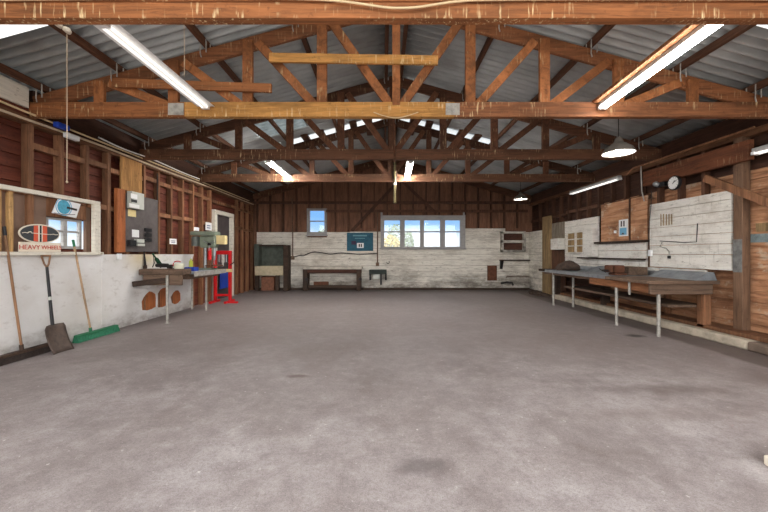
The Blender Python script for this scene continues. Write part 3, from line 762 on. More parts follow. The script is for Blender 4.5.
g = BM(); a = hp - d * .16; b1 = hp + Vector((.0, -.06, 0)); b2 = hp + Vector((0, .06, 0))
g.tube([a, a + d * .05 + Vector((0, -.03, 0)), b1], .011, 8); g.tube([a, a + d * .05 + Vector((0, .03, 0)), b2], .011, 8); g.tube([b1, b2], .013, 8)
obj('grip', g, 'handle_brown', t, smooth=True)
g = BM()   # dished blade
NX, NZ = 8, 8; rows = []
for j in range(NZ + 1):
    v = j / NZ; row = []
    c = bp - d * (.02 + .36 * v) + Vector((.10 * v * v, 0, 0))
    for i in range(NX + 1):
        u = i / NX * 2 - 1; wd = .145 if v > .08 else .12
        row.append(g.b.verts.new(c + Vector((.035 * u * u * (1 - v * .4) + .0, u * wd, 0))))
    rows.append(row)
for A, B in zip(rows, rows[1:]):
    for i in range(NX): g.b.faces.new((A[i], A[i + 1], B[i + 1], B[i]))
zmin = min(v.co.z for v in g.b.verts)
bl = obj('blade', g, plain('worn_shovel_steel', sr(96, 82, 74), .55, .4, .3, .4, 12), t, smooth=True)
md = bl.modifiers.new('thickness', 'SOLIDIFY'); md.thickness = .004
for o in [t]: o.location.z -= zmin - .003

# oval sign and picture in the framed recess
def lw(y, z, out=0): return Vector((-4.545 + out, y, z))
ML = lambda y, z, out: Matrix.Translation(lw(y, z, out)) @ Matrix(((0, 0, 1, 0), (1, 0, 0, 0), (0, 1, 0, 0), (0, 0, 0, 1)))
yc, zc = 4.52, 1.555
t = thing('oval_sign', 'black oval sign with orange stripes and red lettering on the recess sill', 'sign', (-4.54, yc, 1.316))
oval = [(-4.548, yc + .27 * math.cos(a), zc + .125 * math.sin(a)) for a in [2 * math.pi * k / 40 for k in range(40)]]
obj('border', BM().prism(oval, (.012, 0, 0)), 'cream_paint', t)
oval2 = [(-4.536, yc + .253 * math.cos(a), zc + .11 * math.sin(a)) for a in [2 * math.pi * k / 40 for k in range(40)]]
obj('face', BM().prism(oval2, (.003, 0, 0)), plain('charcoal_sign_paint', sr(64, 68, 72), .5, 0, .15), t)
for a, b, mt in ((-.09, -.035, 'orange_print'), (-.035, -.014, 'cream_paint'), (-.014, .01, 'black'), (.01, .024, 'cream_paint'), (.024, .085, 'orange_print')):
    hz = lambda q: .108 * math.sqrt(1 - (q / .253) ** 2)
    obj('stripe', BM().prism([(-4.533, yc + a, zc - hz(a)), (-4.533, yc + b, zc - hz(b)), (-4.533, yc + b, zc + hz(b)), (-4.533, yc + a, zc + hz(a))], (.002, 0, 0)), mt, t)
g = BM(); pts = [(-.235, -.002), (-.2, .006), (-.17, .0), (-.15, .016), (-.13, .02), (-.12, .003), (0, -.002), (.13, -.003), (.17, .003), (.2, -.004), (.235, .0)]
g.tube([(-4.529, yc + a, zc + b) for a, b in pts], .005, 6); obj('emblem_line', g, 'cream_paint', t)
obj('name_board', BM().box(-4.548, -4.540, yc - .265, yc + .29, 1.317, 1.44), 'cream_paint', t)
obj('lettering', BM().text('HEAVY', .085, ML(yc - .135, 1.372, .008)), plain('red_lettering', sr(196, 60, 44), .6, 0, .05), t)
obj('lettering', BM().text('WHEELS', .076, ML(yc + .155, 1.372, .008)), plain('red_lettering_two', sr(196, 60, 44), .6, 0, .05), t)
t = thing('picture_board', 'tilted white picture with a blue swirl hung in the framed recess', 'picture', (-4.5, 4.8, 1.8))
c = [LW(57.5, 199, -4.535), LW(80, 204, -4.535), LW(75.5, 218, -4.535), LW(51.5, 213, -4.535)]
obj('board', BM().prism([(-4.535, a, b) for a, b in c], (.012, 0, 0)), 'paper', t)
cy, cz = LW(64, 207, -4.522)
obj('swirl', BM().lathe([(.001, .001), (.03, .0012), (.055, .001), (.1, .0002)], (-4.522, cy, cz), 24, 'x'), 'cyan', t)
g = BM(); g.lathe([(.112, 0), (.116, .0012), (.122, .0012), (.126, 0)], (-4.5225, cy, cz), 32, 'x'); obj('swirl_ring', g, 'sky_sign', t)
q0, q1 = LW(67, 207.5, -4.52), LW(77, 210, -4.52); obj('dark_stroke', BM().beam((-4.521, *q0), (-4.521, *q1), .004, .03, (1, 0, 0)), 'cable_dark', t)
q0, q1 = LW(54, 213, -4.52), LW(75, 214.5, -4.52); obj('caption_line', BM().tube([(-4.521, *q0), (-4.521, (q0[0] + q1[0]) / 2, q0[1] - .005), (-4.521, *q1)], .006, 5), plain('grey_print', sr(150, 140, 140), .7, 0, .1), t)

# meter board
y0, y1 = LW(123, 220)[0], LW(153, 220)[0]
t = thing('meter_board', 'dark electrical meter board with grey meters beside an orange upright', 'meter board', (-4.52, 6.2, 1.33))
obj('side_board', BM().box(-4.56, -4.5, LW(114.5, 220)[0], y0 - .004, 1.31, 2.40), 'orange_z', t, bevel=.004)
obj('panel', BM().box(-4.56, -4.52, y0, y1 + .1, 1.32, 2.36), 'dark_panel', t, bevel=.004)
def mbox(name, px0, px1, py0, py1, dep, mt):
    a, z1 = LW(px0, py0, -4.5); b, _ = LW(px1, py0, -4.5); z0 = LW(px0, py1, -4.5)[1]
    return obj(name, BM().box(-4.52, -4.52 + dep, a, b, z0, z1), mt, t, bevel=.004)
m = mbox('meter', 128, 140.5, 191, 208, .09, 'meter')
a = LW(129, 195, -4.43)
obj('dial', BM().box(-4.43, -4.427, a[0] + .04, a[0] + .2, 2.27, 2.35), 'paper', m)
obj('register', BM().box(-4.43, -4.425, a[0] + .05, a[0] + .19, 2.2, 2.25), 'black', m)
obj('terminal_cover', BM().box(-4.43, -4.42, a[0] + .0, a[0] + .24, 2.10, 2.17), 'enamel', m)
mbox('paper_label', 129, 137, 209, 216, .004, 'yellowbox'); mbox('fuse_label', 133, 140, 229.5, 237, .004, 'paper')
mbox('fuse_box', 128, 134, 240, 246, .07, 'black'); mbox('fuse_box', 135, 142.5, 239, 242.5, .06, 'meter'); mbox('fuse_box', 136, 143, 243.5, 246, .06, 'meter')
for k in range(3): mbox('fuse', 145 , 151, 228 + 5 * k, 231.5 + 5 * k, .04, 'black')
tag(obj('plywood_panel', BM().box(-4.55, -4.53, LW(119.5, 170)[0], LW(141, 170)[0], 2.41, 2.98), 'ply', bevel=.002), 'pale plywood patch nailed high on the studs above the meter board', 'panel')
g = BM(); g.tube([lw(LW(157, 200)[0], 2.9, .0), lw(LW(157, 200)[0], 1.3, .0)], .011, 6); g.tube([lw(6.72, 1.3, .01), lw(6.75, 1.1, .02), lw(6.7, 1.02, .02)], .011, 6)
tag(obj('wall_conduit', g, 'cable_dark'), 'dark conduit running down the left wall right of the meter board', 'conduit')
def paper(px0, px1, py0, py1, label, mt='paper', marks=True):
    a, z1 = LW(px0, py0); b = LW(px1, py0)[0]; z0 = LW(px0, py1)[1]
    r = obj('notice', BM().box(-4.552, -4.546, a, b, z0, z1), mt); tag(r, label, 'notice', 'paper notices on the left wall studs')
    if marks:
        g = BM()
        for k in range(2): g.box(-4.546, -4.5455, a + (b - a) * .2, b - (b - a) * .2, z0 + (z1 - z0) * (.25 + .28 * k), z0 + (z1 - z0) * (.38 + .28 * k))
        obj('print', g, plain('blue_grey_print', sr(110, 120, 150), .7, 0, .1), r)
paper(169.5, 176.5, 238.5, 244, 'small white label with blue-grey print on the studs above the left bench')
paper(194, 199, 227, 230.5, 'small blank white card on a stud above the left end of the drill press', marks=False)
paper(205.5, 211.5, 222, 230, 'white notice with blue print above the drill press')

# left wooden bench
YE = 6.3
t = thing('wooden_bench', 'thick dark wooden bench on a pipe leg against the whitewashed wall', 'workbench', (-4.1, 6.45, 0))
obj('top', BM().box(-4.52, -3.71, YE, 6.62, .895, 1.0), 'bench_x', t, bevel=.012)
obj('apron', BM().box(-4.45, -3.73, YE + .02, YE + .07, .70, .892), 'bench_x', t, bevel=.008)
obj('brace_plank', BM().beam((-4.52, YE - .14, .735), (-3.99, YE + .03, .80), .05, .1, (0, 1, 0)), 'old_dark', t, bevel=.008)
obj('leg', BM().tube([(-3.975, YE - .01, 0.001), (-3.975, YE - .01, .89)], .024, 12), 'pipe', t, smooth=True)
obj('foot_plate', BM().box(-4.02, -3.93, YE - .05, YE + .03, .001, .012), 'pipe', t)
t = thing('steel_bench', 'steel topped bench under the drill press on a single pipe leg', 'workbench', (-4.1, 7.5, 0))
obj('top', BM().box(-4.51, -3.69, 6.66, 8.0, .885, .92), 'dirty_steel', t, bevel=.004)
obj('apron', BM().box(-4.45, -3.80, 6.70, 7.95, .78, .884), 'bench_wood', t, bevel=.006)
obj('leg', BM().tube([(-4.0, 7.72, 0.001), (-4.0, 7.72, .78)], .024, 12), 'pipe', t, smooth=True)
obj('leg', BM().tube([(-4.42, 7.9, 0.001), (-4.42, 7.9, .78)], .024, 12), 'pipe', t, smooth=True)
obj('front_trim', BM().box(-3.69, -3.675, 6.66, 8.0, .835, .93), 'pipe', t, bevel=.002)
# things on the left bench
t = thing('angle_grinder', 'black angle grinder with a red flash on the wooden bench', 'power tool', (-4.2, 6.5, 1.0))
c = Vector((-4.15, 6.42, 1.065))
obj('body', BM().tube([c + Vector((-.14, .05, .0)), c + Vector((-.02, .02, .0)), c + Vector((.1, 0, .0))], [.035, .042, .04], 10), 'black', t, smooth=True)
obj('head', BM().tube([c + Vector((.1, 0, -.02)), c + Vector((.18, 0, -.02))], .038, 10), 'blackmetal', t, smooth=True)
obj('disc', BM().lathe([(.001, 0), (.062, 0), (.062, .004), (.001, .004)], c + Vector((.15, 0, -.058)), 20), 'rust', t)
obj('side_handle', BM().tube([c + Vector((.12, .04, .0)), c + Vector((.19, .16, .0))], .016, 8), 'red', t, smooth=True)
t = thing('glass_bottle', 'slim dark green bottle leaning against the wall on the wooden bench', 'bottle', (-4.3, 6.6, 1.0))
a, b = Vector((-4.26, 6.575, 1.03)), Vector((-4.43, 6.575, 1.28)); dd = b - a
obj('body', BM().tube([a, a + dd * .6, a + dd * .72, a + dd * .96], [.036, .036, .016, .014], 12), plain('dark_green_glass', sr(30, 62, 44), .15, 0, .05, .5), t, smooth=True)
obj('cap', BM().tube([a + dd * .955, b], .017, 10), 'green', t, smooth=True)
t = thing('hand_saw', 'dark bladed hand saw standing against the wall behind the grinder', 'saw', (-4.45, 6.45, 1.0))
obj('blade', BM().prism([(-4.50, 6.42, 1.06), (-4.505, 6.50, 1.06), (-4.52, 6.47, 1.33), (-4.52, 6.44, 1.33)], (.004, 0, 0)), 'blackmetal', t)
obj('handle', BM().box(-4.515, -4.49, 6.41, 6.51, 1.002, 1.07), 'old_dark', t, bevel=.01)
t = thing('white_tub', 'round white plastic tub with a red lid rim on the wooden bench', 'tub', (-3.86, 6.48, 1.0))
c = Vector((-3.87, 6.48, 1.001))
obj('body', BM().lathe([(.001, 0), (.075, 0), (.085, .02), (.088, .09), (.08, .1), (.001, .1)], c, 20), plain('cream_plastic', sr(222, 222, 200), .5, 0, .06), t, smooth=True)
g = BM(); g.tube([c + Vector((-.09 + .0, 0, .06))] + [c + Vector((-.03 - .085 * math.cos(q), .0, .085 + .06 * math.sin(q))) for q in (.3, .8, 1.3, 1.8, 2.3)], .009, 6); obj('handle', g, 'red', t, smooth=True)
t = thing('parts_tray', 'blue plastic tray on the steel bench below the drill press', 'tray', (-4.1, 7.25, .92))
g = BM(); g.box(-4.18, -3.96, 7.15, 7.33, .921, .93)
for q in ((-4.18, -4.17, 7.15, 7.33), (-3.97, -3.96, 7.15, 7.33), (-4.17, -3.97, 7.15, 7.16), (-4.17, -3.97, 7.32, 7.33)): g.box(*q, .93, 1.0)
obj('tray', g, 'blue', t)
obj('cloth', BM().box(-4.165, -3.975, 7.165, 7.315, .931, .965), 'blue', t, bevel=.01)
t = thing('spray_bottle', 'yellow-green bottle standing at the wall on the steel bench', 'bottle', (-4.38, 7.7, .92))
c = Vector((-4.36, 7.75, .921))
obj('body', BM().lathe([(.001, 0), (.04, 0), (.042, .02), (.04, .18), (.015, .22), (.015, .25), (.001, .25)], c, 14), plain('yellow_green_plastic', sr(190, 196, 70), .4, 0, .05), t, smooth=True)
obj('cap', BM().lathe([(.018, .25), (.018, .29), (.001, .29)], c, 12), 'paper', t, smooth=True)
# drill press
t = thing('drill_press', 'grey-green bench drill press with a long belt cover', 'drill press', (-4.05, 7.75, .92))
yd = 7.82
obj('base', BM().box(-4.22, -3.85, yd - .14, yd + .14, .921, .955), 'machine', t, bevel=.01)
obj('column', BM().tube([(-4.07, yd, .95), (-4.07, yd, 1.74)], .032, 14), 'steel', t, smooth=True)
obj('belt_cover', BM().box(-4.36, -3.78, yd - .13, yd + .13, 1.70, 1.79), 'machine', t, bevel=.02)
obj('head', BM().box(-4.17, -3.80, yd - .09, yd + .09, 1.42, 1.69), 'machine', t, bevel=.03)
obj('motor', BM().lathe([(.001, 1.45), (.085, 1.46), (.09, 1.5), (.09, 1.67), (.001, 1.69)], (-4.29, yd, 0), 18), plain('grey_motor', sr(110, 116, 110), .5, .3, .2), t, smooth=True)
obj('front_cover', BM().box(-3.795, -3.60, yd - .06, yd + .08, 1.50, 1.70), 'yellowbox', t, bevel=.006, label='pale yellow cover')
obj('quill', BM().tube([(-3.86, yd, 1.44), (-3.86, yd, 1.24)], .032, 12), 'steel', t, smooth=True)
obj('chuck', BM().tube([(-3.86, yd, 1.24), (-3.86, yd, 1.2), (-3.86, yd, 1.14)], [.03, .03, .014], 12), 'steel', t, smooth=True)
obj('drill_bit', BM().tube([(-3.86, yd, 1.14), (-3.86, yd, 1.04)], .006, 6), 'steel', t)
obj('work_table', BM().box(-4.02, -3.72, yd - .13, yd + .13, 1.0, 1.025), 'rust', t, bevel=.005)
hb = obj('feed_hub', BM().lathe([(.001, 0), (.03, 0), (.03, -.05), (.001, -.05)], (-3.92, yd - .09, 1.5), 12, 'y'), 'blackmetal', t, smooth=True)
for q in range(3):
    a = q * 2.1 + .5; obj('feed_handle', BM().tube([(-3.92, yd - .12, 1.5), (-3.92 + .15 * math.cos(a), yd - .13, 1.5 + .15 * math.sin(a))], .008, 6), 'steel', hb)
# red cylinder
t = thing('fire_extinguisher', 'small red cylinder hung behind the drill press column', 'extinguisher', (-4.45, 8.6, 1.28))
c = Vector((-4.46, F * 4.46 / (VX - 209.5), 1.12))
obj('cylinder', BM().lathe([(.001, 0), (.05, .005), (.052, .25), (.03, .3), (.015, .32), (.001, .32)], c, 16), 'red', t, smooth=True)
obj('valve', BM().box(c.x - .02, c.x + .05, c.y - .015, c.y + .015, c.z + .315, c.z + .36), 'blackmetal', t)
obj('bracket', BM().box(-4.55, c.x - .04, c.y - .03, c.y + .03, c.z + .1, c.z + .14), 'blackmetal', t)
# hydraulic press
t = thing('hydraulic_press', 'red steel hydraulic press standing in front of the slate door', 'press', (-4.22, 9.0, 0))
yp = 9.0; xa, xb = -4.42, -4.03
for X in (xa, xb):
    obj('upright', BM().box(X - .03, X + .03, yp - .045, yp + .045, .06, 1.36), 'red', t, bevel=.004)
    obj('foot', BM().box(X - .03, X + .03, yp - .30, yp + .22, .002, .06), 'red', t, bevel=.004)
obj('crossbeam', BM().box(xa + .03, xb - .03, yp - .04, yp + .04, 1.26, 1.36), 'red', t, bevel=.004)
obj('press_bed', BM().box(xa - .04, xb + .04, yp - .06, yp + .06, .80, .88), 'yellowbox', t, bevel=.004)
obj('foot_rail', BM().box(xa + .03, xb - .03, yp - .03, yp + .03, .16, .22), 'red', t, bevel=.004)
obj('ram', BM().tube([(-4.225, yp, 1.26), (-4.225, yp, 1.05), (-4.225, yp, 1.049), (-4.225, yp, .95)], [.055, .055, .028, .028], 14), 'pipe', t, smooth=True)
for X in (-4.32, -4.13): obj('spring', BM().tube([(X, yp, 1.26), (X, yp, 1.06)], .014, 8), 'steel', t, smooth=True)
obj('pump_handle', BM().tube([(xb + .02, yp - .05, .98), (xb + .14, yp - .1, 1.06)], .012, 8), 'blackmetal', t, smooth=True)
obj('floor_rail', BM().box(xb + .031, xb + .28, yp - .2, yp - .15, .002, .05), 'red', t, bevel=.004)
tag(obj('blue_board', BM().box(-4.53, -4.49, 9.45, 9.9, .3, .8), 'blue', bevel=.01), 'blue plastic panel standing behind the red press', 'panel')
# cables, string, bits on the plate
def cab(name, pts, r, mt, label, cat='cable', group=None, seg=6):
    P_ = [Vector(p) for p in pts]; out = []
    for i in range(len(P_) - 1):
        p0, p1, p2, p3 = P_[max(i - 1, 0)], P_[i], P_[i + 1], P_[min(i + 2, len(P_) - 1)]
        for k in range(seg):
            q = k / seg
            out.append(.5 * ((2 * p1) + (p2 - p0) * q + (2 * p0 - 5 * p1 + 4 * p2 - p3) * q * q + (3 * p1 - p0 - 3 * p2 + p3) * q ** 3))
    out.append(P_[-1]); return tag(obj(name, BM().tube(out, r, 7), mt, smooth=True), label, cat, group)
cab('cable', [(-4.515, Y0 + .1, 3.0), (-4.515, 3.0, 2.985), (-4.51, 4.2, 2.99), (-4.515, 5.5, 3.02), (-4.51, 7, 3.0), (-4.515, 9, 3.01), (-4.515, 11.9, 2.99)], .016, 'string', 'pale grey cable clipped along the wall plate of the left wall')
cab('cable', [(-4.505, Y0 + .1, 3.09), (-4.50, 3.2, 3.10), (-4.47, 4.1, 3.07), (-4.46, 4.8, 3.06), (-4.5, 7, 3.07), (-4.51, 11.5, 3.06)], .013, 'cable', 'thin yellowish cable running just above the grey one on the left wall plate')
cab('cable', [(-4.5, 5.4, 3.13), (-4.46, 5.9, 3.09), (-4.45, 6.6, 3.11), (-4.48, 7.6, 3.1), (-4.5, 8.6, 3.12)], .012, 'paper', 'loose white cable looping along the left wall plate above the plywood patch')
cab('cable', [(XL, 2.515, 3.17), (-3, 2.515, 3.165), (-1.3, 2.513, 3.18), (-.62, 2.513, 3.17), (-.3, 2.51, 3.15), (.0, 2.505, 3.105), (.12, 2.505, 3.098), (.26, 2.505, 3.105), (.55, 2.51, 3.15), (.9, 2.513, 3.165), (2.2, 2.513, 3.17), (XR, 2.513, 3.16)], .008, 'cable', 'pale cable clipped along the nearest tie beam, sagging at the middle')
cab('cable', [(-.12, 4.365, 3.1), (.02, 4.36, 3.05), (.16, 4.36, 3.025), (.3, 4.36, 3.05), (.45, 4.365, 3.1)], .006, 'cable', 'short cable loop under the middle of the golden tie beam')
tag(obj('string', BM().tube([P(184, 22, 3.9), P(184.4, 50, 3.9), P(184.2, 77, 3.9)], .003, 5), 'string'), 'short thin cord hanging from the roof just behind the white reflector batten', 'cord')
X = (67 - VX) * 3.67 / F
t = thing('pull_cord', 'pale cord hanging from the roof at the upper left with two round wooden cleats', 'cord', (X, 3.67, roof(X)))
obj('cord', BM().tube([P(67, 31, 3.67), P(67, 182, 3.67)], .0035, 6), 'string', t)
obj('knob', BM().lathe([(.001, -.015), (.012, 0), (.001, .02)], P(67, 182, 3.67), 10), 'string', t)
for px, py, dd in ((57, 24.5, 3.57), (66, 30.5, 3.67)):
    c = P(px, py, dd); c.z -= .02
    obj('cleat', BM().lathe([(.001, .06), (.04, .045), (.048, .02), (.04, 0), (.001, -.005)], c, 14), 'cream_paint', t, smooth=True)
y = LW(58, 116, -4.45)[0]
tag(obj('blue_clip_box', BM().box(-4.44, -4.36, y - .09, y + .09, 3.0, 3.07), 'blue', bevel=.01), 'small bright blue box resting on the left wall plate', 'box')
y = LW(72, 125, -4.45)[0]
tag(obj('junction_box', BM().box(-4.5, -4.43, y - .09, y + .11, 2.93, 3.0), 'paper', bevel=.008), 'white junction box on the left wall plate beside the blue box', 'box')
c = Vector((-4.515, LW(117, 252)[0], 1.24)); tag(obj('power_socket', BM().box(-4.53, -4.49, c.y - .04, c.y + .04, c.z - .05, c.z + .05), 'paper', bevel=.006), 'white power socket on the cladding below the meter board', 'socket')

# ================================================================== BACK WALL THINGS
# hearth
t = thing('forge_hearth', 'concrete forge hearth with a sooty hooded recess in the back left corner', 'forge', (BX(270), YB - .4, 0))
fx = lambda px: (px - VX) * 11.6 / F
fz = lambda py: EYE - (py - VY) * 11.6 / F
obj('trough', BM().box(fx(254.5), fx(283), 11.6, YB - .09, fz(275.5), fz(266)), 'conc', t, bevel=.02)
obj('hood_back', BM().box(fx(258), fx(283), YB - .14, YB - .09, fz(266), fz(244.5)), 'hood', t)
obj('side_panel', BM().box(fx(283), fx(287.5), 11.62, YB - .09, .002, fz(245)), 'old_dark', t, bevel=.006)
obj('side_panel', BM().box(fx(253.5), fx(258), 11.66, YB - .09, fz(266), fz(244)), 'hood', t, bevel=.006)
obj('top_rail', BM().box(fx(258), fx(283), 11.7, YB - .09, fz(246), fz(244.5)), 'old_dark', t)
for px in (256, 276.5): obj('leg', BM().box(fx(px) - .06, fx(px) + .06, 11.66, 11.78, .002, fz(275.5)), 'old_dark', t, bevel=.005)
obj('brick_pier', BM().box(fx(259.5), fx(272.5), 11.75, YB - .1, .002, fz(277)), 'brick', t, bevel=.01)
# back bench
t = thing('low_workbench', 'long low wooden bench with black bolted legs below the small window', 'workbench', (BX(332), 11.8, 0))
bx_ = lambda px: (px - VX) * 11.67 / F
bz_ = lambda py: EYE - (py - VY) * 11.67 / F
obj('top', BM().box(bx_(303), bx_(362), 11.64, YB - .02, bz_(269.3), bz_(266.8)), plain('dusty_bench_top', sr(206, 198, 186), .8, 0, .25, .2, 6), t, bevel=.008)
obj('apron', BM().box(bx_(307), bx_(361.5), 11.68, 11.74, bz_(273.3), bz_(269.3)), wood('red_brown_apron', sr(84, 54, 42), 'x', .1, 0), t, bevel=.006)
for px in (305, 358.6):
    for yy in (11.67, 11.95):
        l_ = obj('leg', BM().box(bx_(px) - .075, bx_(px) + .075, yy, yy + .11, .002, bz_(269.3)), 'old_dark', t, bevel=.008)
        if yy < 11.7: obj('bolt', BM().lathe([(.001, -.06), (.05, -.06), (.055, -.02), (.05, 0), (.001, 0)], (bx_(px) + .06, yy, bz_(279)), 10, 'y'), 'blackmetal', l_)
obj('foot_rail', BM().box(bx_(308), bx_(356), 11.75, 11.85, .1, .19), 'old_dark', t, bevel=.006)
t = obj('timber_offcut', BM().beam((bx_(313), 11.8, .252), (bx_(328), 11.8, .252), .09, .12), 'rust', bevel=.01)
tag(t, 'rusty brown offcut lying on the rail under the low bench', 'offcut')
# vice bracket
t = thing('wall_bracket_shelf', 'small dark green bracket shelf hung on the back wall right of the low bench', 'shelf', (BX(378), YB, .6))
obj('top', BM().box(BX(369.5), BX(386.5), YB - .35, YB - .02, BZ(273.5), BZ(269.5)), plain('dark_green_iron', sr(44, 52, 48), .6, .2, .2), t, bevel=.006)
for px, py in ((370.5, 279.5), (385.8, 279.5), (381, 284)): obj('bracket', BM().box(BX(px) - .03, BX(px) + .03, YB - .3, YB - .02, BZ(py), BZ(273.5)), 'blackmetal', t)
obj('basin', BM().box(BX(373), BX(380), YB - .28, YB - .02, BZ(278.5), BZ(273.6)), 'meter', t, bevel=.01)
# teal poster
t = thing('teal_poster', 'teal poster with a white label pinned between the two back windows', 'poster', (BX(360), YB, 1.6))
obj('sheet', BM().box(BX(347), BX(373.2), YB - .035, YB - .022, BZ(251), BZ(232.8)), 'teal', t)
obj('white_label', BM().box(BX(357), BX(363.8), YB - .039, YB - .036, BZ(248), BZ(243)), 'paper', t)
g = BM()
for px in (359.4, 361.4): g.box(BX(px) - .022, BX(px) + .022, YB - .041, YB - .04, BZ(247), BZ(244))
obj('label_mark', g, 'cable_dark', t)
g = BM()
for a, b, c_, d_ in ((353, 367, 235, 236.4), (355, 365, 238, 238.7)): g.box(BX(a), BX(b), YB - .037, YB - .036, BZ(d_), BZ(c_))
obj('title_band', g, plain('pale_teal_print', sr(108, 156, 168), .7, 0, .15), t)
obj('dark_print', BM().box(BX(351.5), BX(356), YB - .037, YB - .036, BZ(244.6), BZ(241)), plain('maroon_print', sr(70, 50, 74), .7, 0, .1), t)
obj('lower_margin', BM().box(BX(347), BX(373.2), YB - .034, YB - .021, BZ(252.2), BZ(251.05)), 'cream_paint', t)
# wall cables and conduits
yb = YB - .04
cab('cable', [(BX(294), yb, BZ(257)), (BX(300), yb, BZ(255.5)), (BX(304), yb, BZ(255.6)), (BX(312.5), yb, BZ(252.2)), (BX(322), yb, BZ(252.8)), (BX(331), yb, BZ(254.2)), (BX(341), yb, BZ(253)), (BX(360), yb, BZ(254.2)), (BX(377), yb, BZ(253.4))], .017, 'cable_dark', 'wavy dark cable strung across the back wall boards above the low bench')
for px, y0_, y1_, lab in ((293, 199, 256.5, 'conduit with a box at its foot, right of the forge hearth'), (377.5, 213, 263, 'conduit running down the back wall left of the wide window')):
    t = thing('wall_conduit', 'thin grey ' + lab, 'conduit', (BX(px), yb, BZ(y1_)))
    obj('pipe', BM().tube([(BX(px), yb, BZ(y1_)), (BX(px), yb, wtop + .02), (BX(px), YB - .1, wtop + .12), (BX(px), YB - .1, BZ(y0_))], .02, 8), 'bench_wood', t)
    obj('switch_box', BM().box(BX(px) - .06, BX(px) + .06, yb - .03, yb + .018, BZ(y1_ + 3), BZ(y1_ - .6)), 'bench_wood', t, bevel=.005)
g = BM(); g.tube([(BX(506), yb - .02, BZ(278)), (BX(506), yb - .02, BZ(276)), (BX(529.5), yb - .02, BZ(276)), (BX(529.5), yb - .02, BZ(291))], .014, 6)
tag(obj('water_pipe', g, 'bench_wood'), 'thin water pipe bent low on the back wall in the right corner', 'pipe')
g = BM(); g.tube([(BX(500), YB - .09, BZ(283)), (BX(506), YB - .09, BZ(282)), (BX(511), YB - .1, BZ(282.5)), (BX(511.5), YB - .14, BZ(285))], .035, 8); g.tube([(BX(506), YB - .02, BZ(282)), (BX(506), YB - .09, BZ(282))], .03, 8)
tag(obj('garden_tap', g, 'blackmetal', smooth=True), 'black tap sticking out low on the back wall below the ledge', 'tap')
tag(obj('rusty_plate', BM().box(BX(487), BX(496.5), YB - .05, YB - .02, BZ(280.5), BZ(265.5)), 'rust', bevel=.005), 'brown rusty plate on the back wall right of the wide window', 'plate')
g = BM(); g.tube([(BX(386.5), yb, BZ(262.6)), (BX(387.8), yb - .03, BZ(263.6)), (BX(389.4), yb - .04, BZ(262.8)), (BX(389), yb - .03, BZ(261))], .014, 6)
tag(obj('wall_hook', g, 'blackmetal'), 'small black hook on the boards below the wide window', 'hook')
t = thing('wall_shelf', 'cream two tier shelf box with dark niches in the back right corner', 'shelf', (BX(511), YB, BZ(252)))
xa, xb, za, zb = BX(500), BX(523.5), BZ(252), BZ(231.8)
g = BM()
for q in ((xa, xa + .06, za, zb), (xb - .06, xb, za, zb), (xa, xb, zb - .07, zb), (xa, xb, za, za + .07), (xa, xb, BZ(243), BZ(240.5))): g.box(q[0], q[1], YB - .2, YB - .02, q[2], q[3])
obj('case', g, 'cream', t)
obj('back_panel', BM().box(xa, xb, YB - .03, YB - .02, za, zb), wood('brown_niche', sr(84, 54, 42), 'x', .1, 0), t)
t = thing('wall_ledge', 'thin dark ledge on an iron bracket below the two tier shelf', 'shelf', (BX(520), YB, BZ(260)))
obj('board', BM().box(BX(499), XR - .05, YB - .16, YB - .02, BZ(260.8), BZ(259.6)), 'old_dark', t)
obj('bracket', BM().prism([(BX(499.5), YB - .02, BZ(260.8)), (BX(499.5), YB - .15, BZ(260.8)), (BX(499.5), YB - .02, BZ(269))], (.1, 0, 0)), 'blackmetal', t)
# pole below the trusses
t = thing('centre_pole', 'olive painted pole hanging on the centreline below the rear trusses', 'pole', (.27, 8.25, 1.3))
obj('pole', BM().tube([P(394.8, 162, 8.25), P(394.8, 203, 8.25)], .034, 10), 'brass', t, smooth=True)
obj('collar', BM().tube([P(394.8, 183, 8.25), P(394.8, 185, 8.25)], .045, 10), 'pipe', t, smooth=True)
obj('hanger', BM().box(.235, .335, 8.27, 8.37, 3.1, 3.3), 'blackmetal', t)
obj('hanger', BM().tube([P(394.8, 124, 6.36), P(394.8, 162, 6.36)], .02, 8), 'web_dark', t)

# ================================================================== RIGHT WALL THINGS
def rw(px, py, X=5.16): return Vector((X,) + RW(px, py, X))
# pigeonholes
t = thing('pigeonhole_cabinet', 'cream wall cabinet of six open pigeonholes beside a closed door on the right wall', 'cabinet', (5.1, 8.9, 1.3))
y1_, y0_ = 9.5, 8.62; za, zb = 1.3, 1.86
g = BM(); g.box(5.145, 5.16, y0_, y1_, za, zb)
for yy in (y0_, (y0_ + y1_) / 2 - .01, y1_ - .025): g.box(5.09, 5.16, yy, yy + .025, za, zb)
for k in range(4): z = za + (zb - za - .02) * k / 3; g.box(5.09, 5.16, y0_, y1_, z, z + .02)
obj('case', g, 'creamy', t)
for a in range(2):
    for k in range(3):
        yy = y0_ + .03 + a * .435; z = za + .025 + k * .18
        obj('pigeonhole_lining', BM().box(5.135, 5.144, yy, yy + .39, z, z + .15), 'tan_z', t)
obj('door', BM().box(5.03, 5.16, 8.2, y0_ - .01, 1.22, 1.9), 'creamy', t, bevel=.004)
tag(obj('small_wall_box', BM().box(4.98, 5.2, 9.72, 10.15, 1.4, 1.72), 'creamy', bevel=.006), 'small cream box on the wall in the far right corner', 'box')
